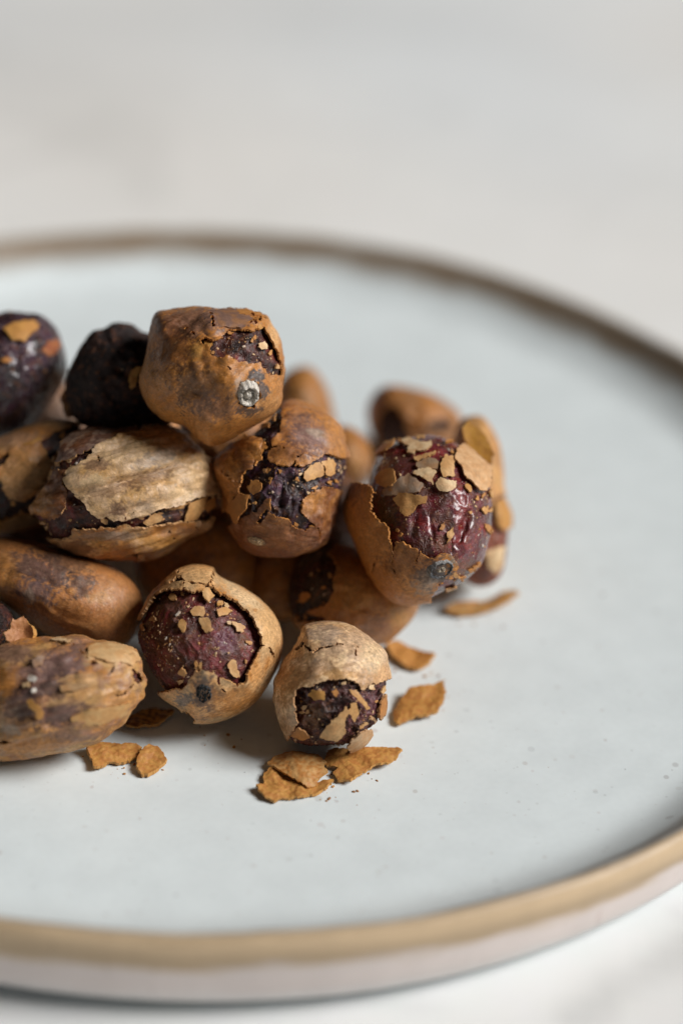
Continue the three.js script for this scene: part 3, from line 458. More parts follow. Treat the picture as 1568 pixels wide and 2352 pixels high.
// C: middle fruit, torn open in the middle
nut({ label: 'fruit wedged under the crowning one, torn open over black flesh, pale oval scar below', c: zp('d', [820, 1010]), scraps: 20, h: 33, depth: 13.5, lean: [0.05, -0.25], N: 84, coreOff: -0.65, ribs: [-0.25, 0.5, 0.2],
  outline: pl('d', [255,1060, 265,900, 330,760, 430,620, 560,480, 700,350, 800,260, 900,220, 1020,250, 1150,310, 1280,400, 1360,490, 1400,620, 1430,750, 1435,900, 1400,1050, 1350,1200, 1300,1400, 1250,1550, 1150,1670, 1000,1730, 850,1760, 700,1755, 560,1730, 430,1670, 330,1560, 270,1450, 250,1300]),
  plates: [
    { P: pl('d', [800,200, 790,420, 800,440, 760,560, 700,620, 690,700, 680,720, 640,780, 660,820, 740,850, 840,880, 900,870, 1000,880, 1100,830, 1200,765, 1280,770, 1380,800, 1500,780, 1550,600, 1450,400, 1250,200, 950,100]), pal: [C.tan, C.orange, C.mauve], wrap: -0.95 },
    { P: pl('d', [120,1000, 120,880, 220,760, 400,690, 500,635, 610,645, 680,715, 640,780, 630,820, 590,890, 510,940, 470,1000, 450,1060, 415,1100, 400,1160, 350,1200, 290,1290, 240,1310, 140,1240]), pal: [C.orange, C.brown, C.tan], off: 0.0004, lifts: [{ at: zp('d', [300, 900]), r: 45, h: 2.2 }, { at: zp('d', [560, 720]), r: 35, h: 1.3 }] },
    { P: pl('d', [200,1500, 340,1430, 440,1360, 540,1320, 600,1260, 640,1190, 680,1200, 680,1330, 760,1380, 850,1400, 890,1450, 930,1490, 1040,1500, 1090,1440, 1040,1380, 980,1320, 1000,1200, 1060,1140, 1200,1080, 1300,1100, 1420,1150, 1400,1400, 1320,1650, 1050,1860, 700,1880, 300,1800]), pal: [C.brown, C.tan, C.mauve] }],
  cracks: [{ line: pl('d', [900,870, 930,800, 1000,760]), w: 2.4 }, { line: pl('d', [690,700, 760,690, 830,720]), w: 2.2 }, { line: pl('d', [1090,1440, 1150,1500, 1160,1580]), w: 2.4 }, { line: pl('d', [450,1060, 380,1020, 340,960]), w: 2.2 }],
  holes: [pl('d', [550,1440, 580,1360, 640,1270, 662,1300, 640,1360, 590,1430])],
  chips: [{ P: pl('d', [275,1300, 340,1220, 430,1150, 490,1160, 470,1230, 475,1290, 410,1360, 370,1420, 340,1410, 320,1340]), col: C.tan, off: 0.7 }, { P: pl('d', [470,1090, 500,1025, 570,1020, 610,1050, 590,1110, 520,1160, 480,1130]), col: C.tan, off: 0.3 }, { P: pl('d', [1005,930, 1080,860, 1150,835, 1192,890, 1188,970, 1100,1010, 1030,1030, 1000,990]), col: C.chip, off: 0.1 }, { P: pl('d', [1165,838, 1270,815, 1310,860, 1290,950, 1240,980, 1203,960, 1200,890]), col: C.chip, off: 0.15 }, { P: pl('d', [470,1245, 550,1230, 555,1245, 475,1262]), col: C.chip, off: 0.5 }, { P: pl('d', [1030,1130, 1060,1120, 1070,1150, 1040,1165]), col: C.pale }, { P: pl('d', [950,950, 985,940, 985,965, 960,970]), col: C.pale }, { P: pl('d', [700,400, 740,380, 730,440, 700,450]), col: C.chip, off: 0.3 }, { P: pl('d', [590,490, 680,465, 670,500, 600,520]), col: C.tan, off: 0.3 }],
  pal: [C.tan, C.orange, C.mauve], mottle: 0.45, crumbs: 220, wrinkle: 1.8, curl: 0.2, corePal: [[0.045, 0.018, 0.026], C.coreDark, [0.09, 0.03, 0.06]], gouges: [{ line: pl('d', [800,1000, 770,1250]), w: 9, h: 1.0 }, { line: pl('d', [850,960, 900,1250]), w: 6, h: 0.5 }],
  spots: [{ at: zp('d', [1060, 610]), rx: 58, ry: 40, rot: 0.3, col: [0.19, 0.11, 0.095], k: 0.9 }, { at: zp('d', [1120, 560]), rx: 24, ry: 9, rot: 0.3, col: C.grey, k: 0.7 }, { at: zp('d', [960, 420]), rx: 34, ry: 20, col: C.mauve, k: 0.6 }, { at: zp('d', [900, 740]), rx: 60, ry: 22, col: C.brown, k: 0.6 }, { at: zp('d', [1290, 560]), rx: 22, ry: 50, col: C.tan, k: 0.6 }, { at: zp('d', [760, 1560]), rx: 110, ry: 45, col: C.brown, k: 0.5 }],
  stem: { at: zp('d', [545, 1605]), rx: 24, ry: 15, prof: (r) => r > 0.85 ? 0.3 - 6 * (r - 0.85) : 0.3 + 0.3 * Math.cos(r * 3), colf: (r, a, b) => mixc(mixc(C.pale, C.grey, sst(-0.2, 0.6, a)), C.brown, sst(0.7, 1, r)) } });

// D: glossy fruit with flared husk
nut({ label: 'glossy dark red fruit with flaring torn husk, many chips and grey stem pit', c: zp('e', [800, 1220]), scraps: 16, h: 29, depth: 14, lean: [0.1, -0.2], N: 92, coreOff: -0.55, wet: true,
  outline: pl('e', [330,900, 370,760, 440,650, 540,590, 700,555, 850,540, 980,580, 1080,640, 1200,740, 1290,850, 1312,1000, 1325,1150, 1312,1350, 1290,1430, 1250,1560, 1180,1660, 1060,1750, 930,1810, 820,1862, 700,1885, 580,1880, 470,1820, 380,1700, 310,1560, 280,1400, 285,1200, 305,1050]),
  plates: [{ P: pl('e', [150,990, 270,970, 310,960, 370,970, 425,985, 440,1050, 435,1100, 430,1180, 460,1240, 525,1295, 520,1400, 542,1510, 562,1405, 620,1410, 680,1450, 740,1470, 780,1520, 850,1530, 900,1500, 980,1500, 1030,1560, 1030,1620, 1000,1670, 930,1700, 880,1740, 850,1790, 820,1840, 800,1960, 560,2000, 300,1900, 200,1650, 50,1300, 50,1050]), pal: [C.orange, C.tan, C.brown], off: 0.0003, wrap: -0.85, lifts: [{ at: zp('e', [230, 1130]), r: 70, r2: 75, h: 3.2 }, { at: zp('e', [390, 990]), r: 25, h: 0.8 }] }],
  cracks: [{ line: pl('e', [540,1510, 530,1590, 560,1650]), w: 2.2 }, { line: pl('e', [740,1470, 720,1560]), w: 2.2 }, { line: pl('e', [370,1640, 392,1625, 398,1580]), w: 4 }],
  chips: [[395,900, 440,850, 510,825, 545,850, 555,930, 520,965, 470,980, 410,950], [690,870, 730,835, 820,825, 880,855, 850,890, 850,960, 790,920, 740,890], [900,800, 940,730, 1000,740, 1010,800, 1015,890, 920,895, 905,850], [865,950, 900,905, 960,925, 1020,935, 1020,990, 960,1015, 890,1000], [530,1080, 590,1020, 680,1030, 760,1050, 800,1055, 790,1110, 730,1120, 690,1180, 640,1215, 600,1180, 590,1130], [1025,690, 1080,640, 1130,680, 1200,750, 1290,820, 1285,920, 1250,1010, 1200,1005, 1140,940, 1090,900, 1060,820, 1010,760], [585,615, 650,595, 740,620, 830,615, 835,655, 760,690, 700,680, 700,720, 640,700, 660,660], [370,690, 450,640, 545,605, 540,640, 470,690, 390,720], [905,1270, 940,1250, 935,1310, 900,1310], [960,1330, 1000,1300, 1010,1350, 975,1400, 960,1370], [1230,1140, 1280,1125, 1290,1170, 1250,1190], [1295,990, 1322,1000, 1318,1060, 1303,1050], [950,1790, 1030,1760, 1025,1790, 960,1815], [1130,1640, 1235,1570, 1225,1605, 1150,1660], [1095,950, 1120,945, 1155,990, 1140,1020, 1110,990], [990,1640, 1020,1610, 1035,1660, 1060,1700, 1020,1690], [710,575, 780,568, 775,590, 720,592], [1060,1700, 1110,1690, 1080,1730], [940,610, 1010,600, 1000,618, 945,625]].map((f, i) => ({ P: pl('e', f), col: [C.chip, C.pale, C.beige, C.pale, [0.50, 0.26, 0.09], [0.60, 0.36, 0.18], C.pale, C.gold, C.tan, C.chip, C.chip, C.chip, C.beige, C.tan, C.gold, C.chip, C.beige, C.tan, C.tan][i], off: [0.2, 0.2, 0.1, 0.15, 0.35, 0.45, 0.1, 0.1][i] }))
    .concat([{ P: pl('e', [710,800, 770,750, 850,745, 895,775, 880,830, 820,822, 730,835]), col: [0.30, 0.20, 0.12], off: 0 }, { P: pl('e', [440,1000, 560,910, 650,870, 770,950, 740,1010, 650,1025, 560,1040, 450,1035]), col: C.grey, off: -0.1 }, { P: pl('e', [690,740, 830,700, 885,690, 800,740, 720,770]), col: C.beige, off: 0 }]),
  pal: [C.tan, C.orange, C.brown], mottle: 0.4, crumbs: 460, curl: 0.15, corePal: [[0.14, 0.016, 0.022], C.core, [0.22, 0.018, 0.016]], wrinkle: 0.55,
  coreSpots: [{ at: zp('e', [1120, 1250]), rx: 12, ry: 50, col: [0.16, 0.01, 0.008], k: 0.9 }, { at: zp('e', [560, 760]), rx: 50, ry: 22, col: [0.10, 0.035, 0.03], k: 0.6 }, { at: zp('e', [480, 1150]), rx: 25, ry: 60, col: C.coreDark, k: 0.7 }, { at: zp('e', [1080, 1640]), rx: 40, ry: 25, col: C.brown, k: 0.7 }, { at: zp('e', [920, 1420]), rx: 25, ry: 22, col: C.brown, k: 0.7 }],
  gouges: [{ line: pl('e', [1145,1180, 1100,1320, 1050,1450]), w: 9, h: 0.8 }, { line: pl('e', [820,1200, 850,1400]), w: 6, h: 0.3 }, { line: pl('e', [1000,1380, 1010,1500]), w: 7, h: 0.6 }, { line: pl('e', [700,1220, 660,1350]), w: 8, h: 0.35 }],
  spots: [{ at: zp('e', [860, 1640]), rx: 36, ry: 32, col: C.ash, k: 0.9 }, { at: zp('e', [790, 1720]), rx: 30, ry: 24, col: C.grey, k: 0.6 }, { at: zp('e', [340, 1050]), rx: 18, ry: 22, col: C.dark, k: 0.5 }, { at: zp('e', [660, 1560]), rx: 60, ry: 40, col: C.brown, k: 0.5 }, { at: zp('e', [1000, 1540]), rx: 12, ry: 16, col: C.grey, k: 0.8 }],
  stem: { at: zp('e', [905, 1622]), rx: 31, ry: 26, rough: 0.2, prof: (r) => r > 0.9 ? 0.55 - 12 * (r - 0.9) : -0.5 + 1.05 * sst(0.45, 0.88, r) + 1.0 * sst(0.42, 0.26, r) - 0.35 * sst(0.16, 0.0, r), colf: (r, a, b) => r < 0.33 ? mixc([0.42, 0.36, 0.26], C.grey, sst(-0.3, 0.6, b)) : mixc(C.ash, [0.3, 0.29, 0.28], 0.7 * sst(0.1, 0.7, a) + 0.5 * sst(0.75, 0.95, r)) } });

// E: smooth brown pod
nut({ label: 'smooth unbroken brown fruit with a dusky purple bloom, lying below the pale ribbed one', c: zp('f', [500, 600]), h: 15, depth: 10.5, lean: [0.1, 0], lump: 0.3, N: 80, ribs: [1.25, 0.5, 0.05],
  outline: pl('f', [-300,350, -200,180, 0,118, 250,140, 500,200, 800,290, 1000,370, 1150,470, 1250,590, 1285,720, 1260,880, 1180,1020, 1050,1100, 850,1100, 600,1050, 400,960, 250,860, 100,745, -50,650, -200,540]),
  pal: [[0.36, 0.145, 0.042], [0.40, 0.18, 0.06], C.brown], mottle: 0.4, grooves: [{ line: pl('f', [150,420, 480,500]), w: 24, h: -0.5 }, { line: pl('f', [780,700, 1000,680]), w: 30, h: 0.3 }],
  spots: [{ at: zp('f', [360, 400]), rx: 70, ry: 44, rot: 0.35, col: [0.09, 0.05, 0.045], k: 0.85 }, { at: zp('f', [320, 580]), rx: 46, ry: 30, rot: 0.3, col: [0.15, 0.09, 0.085], k: 0.8 }, { at: zp('f', [720, 540]), rx: 34, ry: 28, col: [0.085, 0.045, 0.035], k: 0.8 }, { at: zp('f', [560, 330]), rx: 70, ry: 22, rot: 0.3, col: [0.10, 0.05, 0.03], k: 0.7 }, { at: zp('f', [650, 590]), rx: 9, ry: 9, col: C.tan, k: 0.8 }, { at: zp('f', [900, 650]), rx: 30, ry: 16, col: C.beige, k: 0.35 }, { at: zp('f', [60, 450]), rx: 22, ry: 40, col: C.tan, k: 0.7 }, { at: zp('f', [260, 640]), rx: 14, ry: 20, col: C.grey, k: 0.6 }] });

// F: mottled pod in front of E
nut({ label: 'mottled purple and tan fruit at the foot of heap, small hole in its tip', c: zp('f', [460, 1550]), h: 10.5, depth: 11, lean: [0.1, 0.05], lump: 0.45, N: 84, ribs: [0.25, 0.42, 0.38],
  outline: pl('f', [-380,1450, -300,1250, -100,1120, 100,1045, 300,1012, 500,1000, 650,992, 850,1015, 1050,1050, 1180,1090, 1258,1160, 1285,1260, 1292,1350, 1312,1420, 1300,1490, 1250,1590, 1150,1730, 1020,1850, 850,1950, 650,2010, 400,2060, 200,2090, 0,2115, -200,2090, -350,1900, -410,1650]),
  holes: [pl('f', [1180,1290, 1230,1300, 1262,1330, 1272,1400, 1212,1425, 1190,1360]), pl('f', [790,1245, 835,1212, 885,1240, 830,1262]), pl('f', [965,1330, 1000,1318, 1010,1330, 975,1345]), pl('f', [1160,1075, 1210,1090, 1215,1115, 1170,1100])],
  cracks: [{ line: pl('f', [1165,1090, 1090,1150, 1040,1240, 1000,1320]), w: 2.4 }, { line: pl('f', [700,1085, 760,1160, 800,1235]), w: 2.4 }, { line: pl('f', [1200,1420, 1130,1500, 1000,1560]), w: 2.2 }, { line: pl('f', [560,1060, 650,1030, 660,1060]), w: 3 }, { line: pl('f', [-60,1950, 40,1935, 110,1940]), w: 5 }, { line: pl('f', [700,1330, 560,1400, 470,1430]), w: 2 }],
  chips: [{ P: pl('f', [800,1090, 900,1062, 1000,1060, 1180,1110, 1250,1200, 1180,1260, 1080,1225, 1000,1240, 880,1195, 790,1180]), col: [0.56, 0.35, 0.16], off: 0.28 }, { P: pl('f', [640,1730, 760,1670, 900,1640, 1150,1580, 1120,1680, 980,1760, 850,1790, 650,1800]), col: [0.50, 0.29, 0.11], off: 0.25 }, { P: pl('f', [500,1400, 610,1340, 740,1330, 860,1350, 820,1430, 700,1480, 560,1490]), col: [0.45, 0.27, 0.13], off: 0.22 }, { P: pl('f', [240,1570, 290,1565, 350,1610, 395,1670, 372,1722, 328,1722, 330,1660, 280,1620]), col: C.gold, off: 0.7 }, { P: pl('f', [260,1370, 300,1345, 350,1380, 320,1410, 270,1405]), col: C.white, off: 0.5 }, { P: pl('f', [215,1430, 265,1415, 275,1450, 225,1465]), col: C.pale, off: 0.5 }, { P: pl('f', [285,1480, 325,1470, 330,1505, 295,1510]), col: C.white, off: 0.5 }, { P: pl('f', [430,1030, 540,1022, 650,1050, 600,1062, 500,1045]), col: C.pale, off: 0.35 }, { P: pl('f', [290,1220, 340,1185, 405,1200, 380,1260, 310,1275]), col: [0.45, 0.30, 0.22], off: 0.35 }],
  pal: [[0.47, 0.26, 0.095], C.tan, C.mauve], mottle: 0.6, curl: 0.15, grooves: [{ line: pl('f', [480,1430, 720,1330]), w: 14, h: -0.6 }, { line: pl('f', [120,1250, 600,1180]), w: 26, h: 0.4 }],
  spots: [{ at: zp('f', [540, 1240]), rx: 72, ry: 38, rot: -0.2, col: [0.15, 0.085, 0.075], k: 0.92 }, { at: zp('f', [350, 1430]), rx: 62, ry: 30, rot: -0.3, col: [0.14, 0.078, 0.07], k: 0.85 }, { at: zp('f', [120, 1150]), rx: 50, ry: 22, col: C.mauve, k: 0.8 }, { at: zp('f', [280, 1330]), rx: 34, ry: 26, col: [0.22, 0.12, 0.10], k: 0.8 }, { at: zp('f', [170, 1620]), rx: 50, ry: 45, col: [0.09, 0.05, 0.045], k: 0.85 }, { at: zp('f', [450, 1470]), rx: 45, ry: 20, col: [0.10, 0.055, 0.045], k: 0.8 }, { at: zp('f', [520, 1690]), rx: 70, ry: 34, col: [0.12, 0.062, 0.055], k: 0.9 }, { at: zp('f', [10, 1420]), rx: 30, ry: 42, col: C.orange, k: 0.9 }, { at: zp('f', [240, 1985]), rx: 80, ry: 18, col: C.orange, k: 0.85 }, { at: zp('f', [90, 1830]), rx: 26, ry: 16, col: C.grey, k: 0.7 }, { at: zp('f', [700, 1080]), rx: 22, ry: 18, col: C.mauve, k: 0.8 }, { at: zp('f', [1010, 1180]), rx: 60, ry: 26, col: [0.56, 0.34, 0.14], k: 0.8 }, { at: zp('f', [760, 1420]), rx: 42, ry: 18, rot: -0.4, col: C.beige, k: 0.7 }, { at: zp('f', [480, 1600]), rx: 50, ry: 7, rot: -0.2, col: C.beige, k: 0.6 }, { at: zp('f', [820, 1700]), rx: 30, ry: 12, col: C.pale, k: 0.6 }, { at: zp('f', [700, 1880]), rx: 70, ry: 12, col: C.mauve, k: 0.6 }, { at: zp('f', [1080, 1560]), rx: 45, ry: 25, col: C.tan, k: 0.6 }] });

// G: open front fruit
nut({ label: 'round fruit with a wide oval opening in its husk showing speckled maroon flesh', c: zp('g', [790, 890]), scraps: 12, h: 13.5, depth: 13, lean: [0.0, -0.1], lump: 0.3, N: 92, coreOff: -1.1,
  outline: pl('g', [165,790, 220,660, 300,500, 380,400, 450,330, 540,270, 620,235, 720,228, 830,255, 860,300, 960,360, 1090,420, 1200,500, 1310,620, 1380,740, 1415,870, 1410,980, 1380,1090, 1320,1200, 1240,1330, 1130,1430, 1000,1500, 870,1540, 760,1555, 690,1535, 590,1450, 490,1370, 405,1290, 300,1150, 220,1000, 180,900]),
  holes: [pl('g', [380,1292, 500,1275, 600,1265, 625,1220, 650,1170, 700,1120, 780,1105, 840,1115, 880,1170, 960,1200, 1040,1235, 1110,1195, 1130,1130, 1160,1070, 1200,1000, 1235,900, 1225,830, 1190,760, 1150,660, 1080,580, 1000,520, 900,470, 850,425, 790,395, 760,440, 690,455, 590,435, 470,430, 360,465, 310,540, 280,600, 235,660, 60,760, 60,1000, 300,1310]), pl('g', [480,378, 540,320, 580,325, 600,365, 560,372]), pl('g', [600,1450, 640,1470, 690,1510, 700,1545, 650,1540, 560,1480])],
  cracks: [{ line: pl('g', [1235,905, 1300,930, 1350,1000]), w: 2.2 }, { line: pl('g', [880,1170, 900,1250, 950,1300]), w: 2.2 }, { line: pl('g', [545,262, 560,320, 600,360, 590,440]), w: 3.5 }, { line: pl('g', [600,376, 700,385, 800,392]), w: 2.5 }, { line: pl('g', [845,280, 830,350, 800,395, 860,440]), w: 4.5 }],
  chips: [{ P: pl('g', [740,425, 800,402, 862,478, 805,532, 770,500]), col: C.beige, off: -0.1 }, { P: pl('g', [640,600, 690,560, 770,560, 775,620, 760,650, 700,650, 660,640]), col: C.beige, off: -0.55 }, { P: pl('g', [725,660, 790,655, 830,690, 837,770, 780,782, 730,720]), col: [0.44, 0.25, 0.10], off: -0.6 }, { P: pl('g', [880,590, 960,558, 1017,600, 960,632, 900,652]), col: C.chip, off: -0.5 }, { P: pl('g', [540,680, 580,665, 612,700, 600,780, 570,787, 545,730]), col: C.chip, off: -0.6 }, { P: pl('g', [1010,690, 1060,700, 1122,740, 1110,782, 1060,770]), col: C.beige, off: -0.5 }, { P: pl('g', [965,1070, 1000,1013, 1040,1030, 1062,1100, 1090,1182, 1050,1188, 1000,1140]), col: C.beige, off: -0.4 }, { P: pl('g', [535,1150, 560,1088, 614,1160, 580,1187]), col: C.chip, off: -0.5 }, { P: pl('g', [508,632, 550,595, 562,604, 525,642]), col: C.white, off: -0.7 }, { P: pl('g', [965,690, 1005,680, 1000,715, 975,715]), col: C.pale, off: -0.6 }, { P: pl('g', [975,935, 998,930, 1000,972, 980,972]), col: C.beige, off: -0.6 }, { P: pl('g', [890,530, 910,528, 912,552, 892,552]), col: C.gold, off: -0.6 }, { P: pl('g', [722,1050, 738,1045, 740,1105, 722,1105]), col: C.chip, off: -0.6 }],
  lifts: [{ at: zp('g', [1220, 760]), r: 50, h: 0.8 }, { at: zp('g', [780, 1130]), r: 26, h: 0.8 }, { at: zp('g', [440, 1300]), r: 30, h: 0.5 }, { at: zp('g', [1090, 1200]), r: 24, h: 0.4 }],
  pal: [[0.47, 0.29, 0.14], C.tan, C.beige], mottle: 0.4, crumbs: 420, curl: 0.2, thick: 0.45, corePal: [[0.125, 0.028, 0.022], [0.070, 0.022, 0.014], [0.18, 0.026, 0.026]],
  coreSpots: [{ at: zp('g', [960, 860]), rx: 32, ry: 34, col: [0.15, 0.03, 0.055], k: 0.7 }, { at: zp('g', [1130, 860]), rx: 20, ry: 24, col: [0.16, 0.07, 0.03], k: 0.7 }, { at: zp('g', [500, 560]), rx: 34, ry: 22, col: [0.13, 0.06, 0.04], k: 0.6 }, { at: zp('g', [510, 850]), rx: 22, ry: 10, col: C.brown, k: 0.7 }],
  spots: [{ at: zp('g', [1100, 500]), rx: 60, ry: 18, rot: 0.6, col: C.pale, k: 0.7 }, { at: zp('g', [1280, 760]), rx: 34, ry: 50, col: C.beige, k: 0.75 }, { at: zp('g', [1180, 620]), rx: 6, ry: 5, col: C.orange, k: 0.6 }, { at: zp('g', [770, 1300]), rx: 28, ry: 42, col: C.ash, k: 0.7 }, { at: zp('g', [600, 1355]), rx: 22, ry: 16, col: [0.16, 0.15, 0.14], k: 0.85 }, { at: zp('g', [1010, 1340]), rx: 60, ry: 30, col: C.orange, k: 0.6 }, { at: zp('g', [700, 310]), rx: 40, ry: 25, col: C.beige, k: 0.7 }],
  stem: { at: zp('g', [765, 1300]), rx: 19, ry: 30, rough: 0.35, prof: (r) => r > 0.9 ? 0.05 - 8 * (r - 0.9) : 0.15 - 0.25 * (1 - r), colf: (r, a, b) => mixc([0.022, 0.026, 0.03], [0.12, 0.11, 0.10], 0.8 * sst(0.3, 0.9, a) + 0.2 * sst(0.8, 1, r)) } });

// H: small front fruit
nut({ label: 'small pale topped fruit standing in front, its lower face broken into a clutter of chips', c: zp('h', [640, 1260]), scraps: 14, h: 10.5, depth: 10.5, lean: [0.05, -0.1], lump: 0.35, N: 84, coreOff: -0.8, ribs: [0.2, 0.4, 0.14],
  outline: pl('h', [180,1290, 188,1220, 230,1130, 270,1040, 330,980, 390,870, 420,800, 500,772, 600,762, 750,775, 870,830, 970,910, 1060,985, 1085,1080, 1100,1160, 1088,1260, 1068,1340, 1050,1480, 1010,1545, 940,1620, 880,1690, 780,1735, 600,1748, 400,1742, 310,1700, 270,1640, 210,1480, 185,1380]),
  holes: [pl('h', [380,1310, 420,1270, 500,1265, 560,1230, 650,1215, 740,1210, 810,1220, 850,1260, 880,1290, 950,1240, 1010,1240, 1060,1220, 1150,1170, 1150,1320, 1060,1335, 1035,1400, 1010,1510, 1060,1560, 1000,1800, 300,1850, 290,1680, 350,1580, 380,1550, 370,1460, 360,1380])],
  cracks: [{ line: pl('h', [365,972, 420,930, 440,960, 480,988]), w: 6 }, { line: pl('h', [500,1000, 560,960, 640,945, 720,930]), w: 5 }, { line: pl('h', [835,950, 820,1010, 832,1060]), w: 3 }],
  chips: [{ P: pl('h', [450,1330, 480,1290, 580,1310, 592,1372, 500,1372]), col: C.gold, off: 0.1 }, { P: pl('h', [635,1310, 680,1280, 702,1320, 670,1352]), col: C.tan, off: 0 }, { P: pl('h', [545,1640, 640,1520, 750,1420, 765,1450, 732,1540, 747,1610, 690,1672, 600,1660]), col: C.beige, off: 0.7 }, { P: pl('h', [338,1650, 370,1590, 430,1610, 468,1660, 420,1682]), col: C.tan, off: 0.3 }, { P: pl('h', [750,1700, 800,1650, 870,1600, 935,1590, 945,1720, 860,1760, 780,1747]), col: [0.56, 0.36, 0.20], off: 0.9 }, { P: pl('h', [775,1290, 830,1310, 900,1400, 935,1440, 900,1447, 840,1370, 785,1320]), col: C.chip, off: 0.6 }, { P: pl('h', [785,1400, 830,1388, 845,1470, 810,1535, 768,1470]), col: C.chip, off: 0.4 }, { P: pl('h', [1012,1385, 1060,1340, 1056,1485, 1008,1512]), col: C.orange, off: 0.3 }, { P: pl('h', [840,1590, 910,1548, 935,1555, 860,1600]), col: C.beige, off: 0.1 }, { P: pl('h', [700,1240, 750,1225, 750,1250, 705,1255]), col: C.pale, off: 0 }, { P: pl('h', [930,1262, 975,1250, 970,1285, 935,1290]), col: C.pale, off: 0 }, { P: pl('h', [1020,1300, 1050,1250, 1055,1300, 1030,1330]), col: C.beige, off: 0.2 }],
  lifts: [{ at: zp('h', [360, 1400]), r: 30, r2: 55, h: 0.6 }, { at: zp('h', [600, 1220]), r: 60, r2: 25, h: 0.5 }],
  pal: [[0.53, 0.345, 0.205], [0.46, 0.26, 0.12], C.pale], mottle: 0.6, crumbs: 200, curl: 0.2, wrinkle: 2.6, corePal: [[0.095, 0.028, 0.022], [0.045, 0.016, 0.013], [0.14, 0.032, 0.035]], coreSpots: [{ at: zp('h', [480, 1520]), rx: 28, ry: 36, col: [0.20, 0.085, 0.03], k: 0.85 }, { at: zp('h', [940, 1400]), rx: 24, ry: 38, col: [0.13, 0.04, 0.05], k: 0.8 }],
  spots: [{ at: zp('h', [560, 850]), rx: 40, ry: 20, col: C.grey, k: 0.6 }, { at: zp('h', [500, 1160]), rx: 16, ry: 30, col: C.grey, k: 0.6 }, { at: zp('h', [300, 1250]), rx: 40, ry: 40, col: [0.44, 0.24, 0.09], k: 0.7 }, { at: zp('h', [400, 1180]), rx: 70, ry: 25, col: [0.42, 0.22, 0.09], k: 0.6 }, { at: zp('h', [720, 1180]), rx: 60, ry: 12, col: [0.46, 0.24, 0.08], k: 0.7 }, { at: zp('h', [1040, 1180]), rx: 20, ry: 30, col: [0.5, 0.25, 0.09], k: 0.6 }, { at: zp('h', [960, 1040]), rx: 26, ry: 30, col: C.pale, k: 0.6 }] });

// I: tan fruit between H and D
nut({ label: 'tan fruit tucked under the glossy one, black flesh bared along its shaded flank', c: zp('h', [790, 560]), scraps: 6, h: 11.5, depth: 12, N: 76, lump: 0.35,
  outline: pl('h', [280,520, 320,330, 420,220, 560,160, 700,150, 900,200, 1080,300, 1220,440, 1310,560, 1320,640, 1270,740, 1180,840, 1060,930, 900,950, 700,930, 520,900, 400,830, 320,730]),
  holes: [pl('h', [150,100, 660,120, 645,250, 680,310, 670,370, 645,440, 650,520, 620,600, 560,640, 420,690, 590,730, 570,755, 380,765, 150,700])],
  chips: [{ P: pl('h', [370,600, 400,530, 450,525, 472,560, 420,612]), col: C.tan }, { P: pl('h', [330,740, 350,712, 378,740, 360,772]), col: C.tan }, { P: pl('h', [560,490, 585,470, 590,495, 570,510]), col: C.tan }],
  pal: [C.tan, C.orange, C.brown], mottle: 0.45, crumbs: 50, curl: 0.15, corePal: [C.coreDark, C.coreDark, C.core],
  spots: [{ at: zp('h', [800, 560]), rx: 60, ry: 35, col: C.gold, k: 0.5 }, { at: zp('h', [1000, 800]), rx: 40, ry: 25, col: C.mauve, k: 0.5 }, { at: zp('h', [1180, 720]), rx: 30, ry: 30, col: C.gold, k: 0.6 }] });

// J, K: dark bare fruits of the upper layer
nut({ label: 'bare purplish black fruit with one golden husk scrap on its crown', c: zp('a', [110, 790]), h: 37, depth: 12.5, N: 64, bare: true, wet: true, coreOff: 0, wrinkle: 1.2,
  outline: pl('a', [-350,700, -250,450, -120,300, 0,235, 120,215, 250,235, 350,240, 440,300, 510,380, 550,480, 580,600, 600,740, 560,850, 480,980, 380,1120, 280,1240, 100,1330, -100,1350, -280,1200, -350,950]),
  chips: [{ P: pl('a', [45,390, 100,345, 200,320, 300,300, 350,350, 320,390, 260,440, 220,500, 150,470, 110,480, 80,430]), col: C.gold, off: 0.5 }, { P: pl('a', [380,560, 420,490, 500,470, 540,520, 500,590, 430,620]), col: C.rust, off: 0.3 }, { P: pl('a', [20,640, 70,620, 110,650, 80,680, 30,670]), col: C.orange, off: 0.3 }],
  corePal: [[0.05, 0.020, 0.030], [0.022, 0.012, 0.014], [0.065, 0.022, 0.045]], crumbs: 30 });
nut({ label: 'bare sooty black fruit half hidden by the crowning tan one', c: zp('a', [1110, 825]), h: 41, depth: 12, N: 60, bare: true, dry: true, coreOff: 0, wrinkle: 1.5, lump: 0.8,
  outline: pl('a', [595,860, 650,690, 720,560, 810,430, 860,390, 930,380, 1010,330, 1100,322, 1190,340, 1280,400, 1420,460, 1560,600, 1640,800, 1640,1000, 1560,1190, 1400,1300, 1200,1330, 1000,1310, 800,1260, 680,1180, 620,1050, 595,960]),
  corePal: [C.coreDark, [0.016, 0.009, 0.008], [0.05, 0.02, 0.014]], crumbs: 12 });

